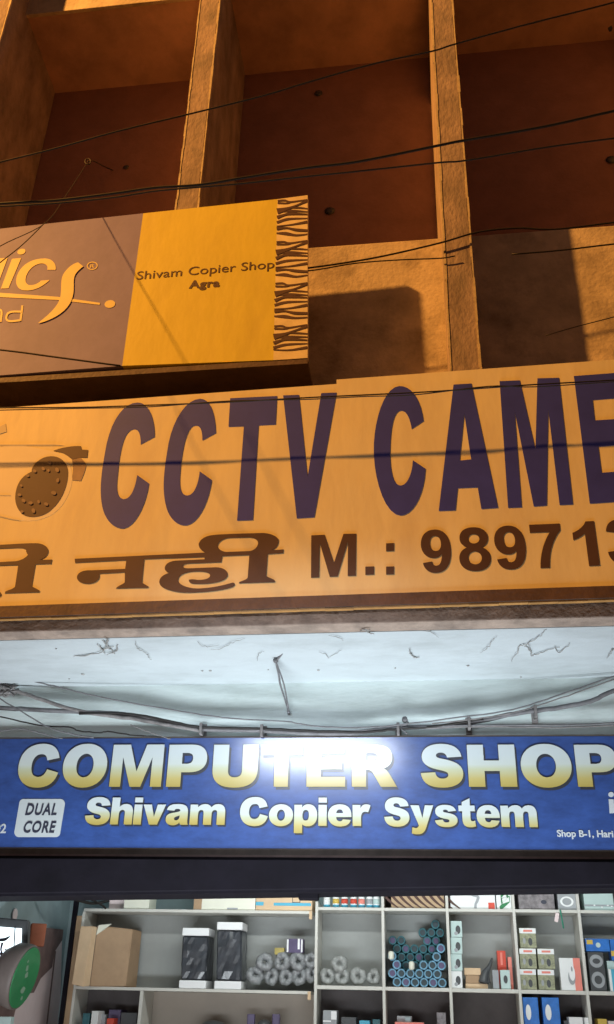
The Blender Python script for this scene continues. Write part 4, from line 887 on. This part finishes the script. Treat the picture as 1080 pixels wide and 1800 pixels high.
b = B(); c_ = P(374, 1818, YSH+.14); lathe(b, [(.13, -.06), (.13, .0), (.115, .05), (.07, .085), (.01, .095)], c_, 'Z', 20)
tag(link('helmet', b, M['darkg'], smooth=True), 'round black dome shaped camera on the beige backed shelf', 'dome camera'); bpy.data.objects['helmet'].name = 'dome_camera'
t = thing('webcam', 'black gadget with two knobs and a round centre on the beige backed shelf', 'gadget', tuple(P(463, 1820, YSH+.15)))
for nm, x, y, w_, h_ in (('knob', 442, 1790, .03, .03), ('knob', 486, 1790, .03, .03)):
    p = P(x, y, YSH+.15); b = B(); box(b, p.x-w_, p.x+w_, p.y-.02, p.y+.02, p.z-h_-.10, p.z+h_, .008); link(nm, b, M['purple'], t)
p = P(464, 1808, YSH+.14); b = B(); lathe(b, [(.01, -.05), (.05, -.045), (.062, 0), (.062, .05)], p, 'Y', 18); link('round_centre', b, M['darkg'], t)
o, e = low('white boxed adapter stack in the lower left pigeonhole of the right unit', 568, 592, 1776, 'greyb'); deco(o, 'white_corner', e, .6, 1, .78, .98, 'foam'); deco(o, 'cyan_base', e, .1, 1, .2, .48, 'cyan'); deco(o, 'grey_stripe', e, 0, .6, .6, .66, 'foam'); deco(o, 'grey_stripe', e, 0, .6, .72, .76, 'foam')
low('dark round topped pack beside the adapter stack', 600, 626, 1788, 'darkg', Y=YSH+.08); low('pack with cyan top in the lower left pigeonhole', 632, 650, 1794, 'cyan', Y=YSH+.05); low('dark teal pack at the pigeonhole side', 655, 668, 1792, 'teal', Y=YSH+.06)
low('flat white box with red edge in the second low pigeonhole', 694, 745, 1797, 'pink'); low('grey blue pack standing behind the flat white box', 698, 724, 1786, 'greyb', Y=YSH+.12); low('pale jar behind the flat white box', 712, 722, 1788, 'wallteal', Y=YSH+.08)
o, e = low('dark pack with cyan foot at the side of the second low pigeonhole', 768, 784, 1780, 'dkprint'); deco(o, 'cyan_foot', e, 0, 1, .2, .5, 'cyan')
for x0, x1, lb_ in ((921, 948, 'left one of two tall blue boxes, with orange patch at its foot'), (955, 985, 'right one of two tall blue boxes, with second white shape at its foot')):
    o, e = low(lb_, x0, x1, 1753, 'boxblue', group='two tall blue boxes')
    deco(o, 'white_shape_picture', e, .15, .5, .62, .88, 'whitebox', shape='e'); deco(o, 'sky_picture', e, .45, .95, .35, .55, 'cyan', .0035, 'e')
    if x0 < 930: deco(o, 'orange_patch', e, .5, .95, .22, .42, 'gold', .005, 'e')
    else: deco(o, 'white_shape_picture', e, .1, .6, .05, .32, 'whitebox', .005, 'e')
low('white ridged box low in the fourth pigeonhole', 1000, 1024, 1788, 'foam'); low('small white box beside the ridged one', 1027, 1037, 1789, 'foam'); low('flat dark box behind the white ridged one', 990, 1010, 1794, 'darkg', Y=YSH+.1)
low('yellow brown box at the lower right corner', 1050, 1066, 1791, 'gold'); low('pinkish box at the very lower right corner', 1068, 1090, 1795, 'wallpink')

# ================================================================== LEFT WALL OF THE SHOP
XW = -3.15
def W(x, y, X=XW):
    d = ray(x, y); return EYE+d*(X/d.x)
def wallquad(bm, px, X, th, mi=0):
    pts = [W(x, y, X) for x, y in px]; d = Vector((-th, 0, 0))
    f = [bm.verts.new(p) for p in pts]; k = [bm.verts.new(p+d) for p in pts]
    bm.faces.new(f); bm.faces.new(k[::-1]); n = len(f)
    for i in range(n): bm.faces.new((f[i], f[(i+1) % n], k[(i+1) % n], k[i]))
b = B(); wallquad(b, [(-70, 1610), (110, 1636), (104, 1850), (-70, 1850)], XW+.012, .018)
pan = link('wall_panel', b, M['wallpink'], bld)
b = B(); wallquad(b, [(-70, 1606), (52, 1628), (112, 1634), (110, 1652), (97, 1672), (92, 1700), (72, 1720), (60, 1745), (-70, 1760)], XW+.016, .003); link('dark_brown_board', b, M['wallbrown'], pan)
b = B(); wallquad(b, [(-40, 1745), (30, 1765), (10, 1850), (-70, 1850)], XW+.018, .003); link('dark_brown_board', b, M['wallbrown'], pan)
b = B(); wallquad(b, [(97, 1672), (99, 1672), (84, 1800), (82, 1800)], XW+.016, .003); link('panel_joint', b, M['wallbrown'], pan)
p = W(26, 1608); b = B(); lathe(b, [(.004, 0), (.05, .002), (.04, .008)], p, 'X', 8); link('wall_scuff', b, M['wallpink'], bld)
# black strip put in as the shade of the gap between wall and shelves
b = B(); box(b, XA-.10, XA-.065, YSH-.02, YSH+.02, .02, 2.25, .003); part('dark_gap_strip', b, M['shutter'])
b = B(); box(b, XA-.064, XA-.021, YSH+.0, YSH+.03, .02, 2.1, .003); part('edge_batten', b, M['card'])
b = B(); tube(b, [P(96, 1571, 7.6), P(130, 1580, 7.7), P(165, 1588, 7.9), P(200, 1581, 8.2)], .012); tube(b, [P(120, 1574, 7.6), P(150, 1577, 7.8), P(178, 1590, 7.95), P(186, 1597, 8.0)], .008)
tag(link('ceiling_cable', b, M['cabled'], smooth=True), 'dark cables drooping in the corner above the left shelf', 'cable')
# monitor
YM = 6.95
mon = thing('monitor', 'brightly lit monitor with black scribbled picture at the left edge', 'monitor', tuple(P(10, 1695, YM)))
b = B(); slab_quad(b, P(-60, 1700, YM+.01), P(47, 1697, YM+.01), P(49, 1617, YM+.01), P(-60, 1608, YM+.01), .06)
bmesh.ops.bevel(b, geom=b.edges[:], offset=.008, segments=2, affect='EDGES'); link('case', b, M['darkg'], mon)
b = B(); slab_quad(b, P(-50, 1692, YM), P(36, 1690, YM), P(38, 1632, YM), P(-50, 1625, YM), .008); scr = link('screen', b, M['screen'], mon)
M['scr'] = mat('screen_picture_ink', (.01, .012, .02), .5, 0)
b = B()
for pts, wd in (([(27, 1628), (26, 1645), (25, 1662)], 2), ([(-20, 1650), (5, 1652), (18, 1646)], [2, 6, 2]), ([(-10, 1662), (4, 1655), (2, 1670), (8, 1682)], [3, 4, 3, 2]), ([(0, 1675), (3, 1680), (-2, 1688)], 4), ([(8, 1668), (14, 1672), (10, 1680)], 2)):
    fill(b, [ribbon(pts, wd)], onpx(1, 0, 0, YM-.003-.0006*wd[0] if isinstance(wd, list) else YM-.003), th=.0003)
link('scribble_picture', b, M['scr'], scr)
b = B(); p = P(62, 1645, 7.25); box(b, p.x-.055, p.x+.055, p.y, p.y+.08, p.z-.07, p.z+.085, .008, rot=.5)
tag(link('switch_box', b, M['orange']), 'rusty orange box on the wall beside the monitor', 'box')
# round drum with the green face
YG = 6.9; c_ = P(44, 1718, YG)
drum = thing('round_drum', 'round taupe drum with a green face and pale marks below the monitor', 'drum', tuple(c_))
nrm = Vector((1, -.02, -.22)).normalized(); side = nrm.cross(Vector((-.12, 0, 1))).normalized(); upv = side.cross(nrm)
Rg = .195
def disc(bm, prof, seg=32):
    rings = [[bm.verts.new(c_+nrm*h+side*(r*math.cos(2*PI*k/seg))+upv*(r*math.sin(2*PI*k/seg))) for k in range(seg)] for r, h in prof]
    for i in range(len(rings)-1):
        for k in range(seg):
            f = bm.faces.new((rings[i][k], rings[i][(k+1) % seg], rings[i+1][(k+1) % seg], rings[i+1][k])); f.smooth = True
    bm.faces.new(rings[0]); bm.faces.new(rings[-1])
b = B(); disc(b, [(.05, -.20), (.15, -.17), (.20, -.10), (Rg+.014, -.03), (Rg+.012, -.006), (Rg+.006, 0)]); link('body', b, M['taupe'], drum)
b = B(); disc(b, [(Rg, .001), (Rg-.004, .006)]); gf = link('green_face', b, M['green'], drum)
b = B()
for u, v, s in ((.0, .02, .03), (.03, .06, .028), (-.02, -.08, .035), (-.045, -.13, .02), (.05, .1, .015)):
    cc = c_+nrm*.0075+side*u+upv*v
    vs = [b.verts.new(cc+side*(s*math.cos(k*PI/3.5)*random.uniform(.5, 1.1))+upv*(s*math.sin(k*PI/3.5)*random.uniform(.5, 1.1))) for k in range(7)]
    b.faces.new(vs)
link('pale_mark', b, mat('pale_green_mark', (.22, .34, .24), .6), gf)
o, e = pbox('carton', 'pale blue and yellow packet at the lower left corner', 'packet', -10, 19, 1787, P(5, 1830, 6.9).z, 6.9, .06, 'tealbox', yref=1795)
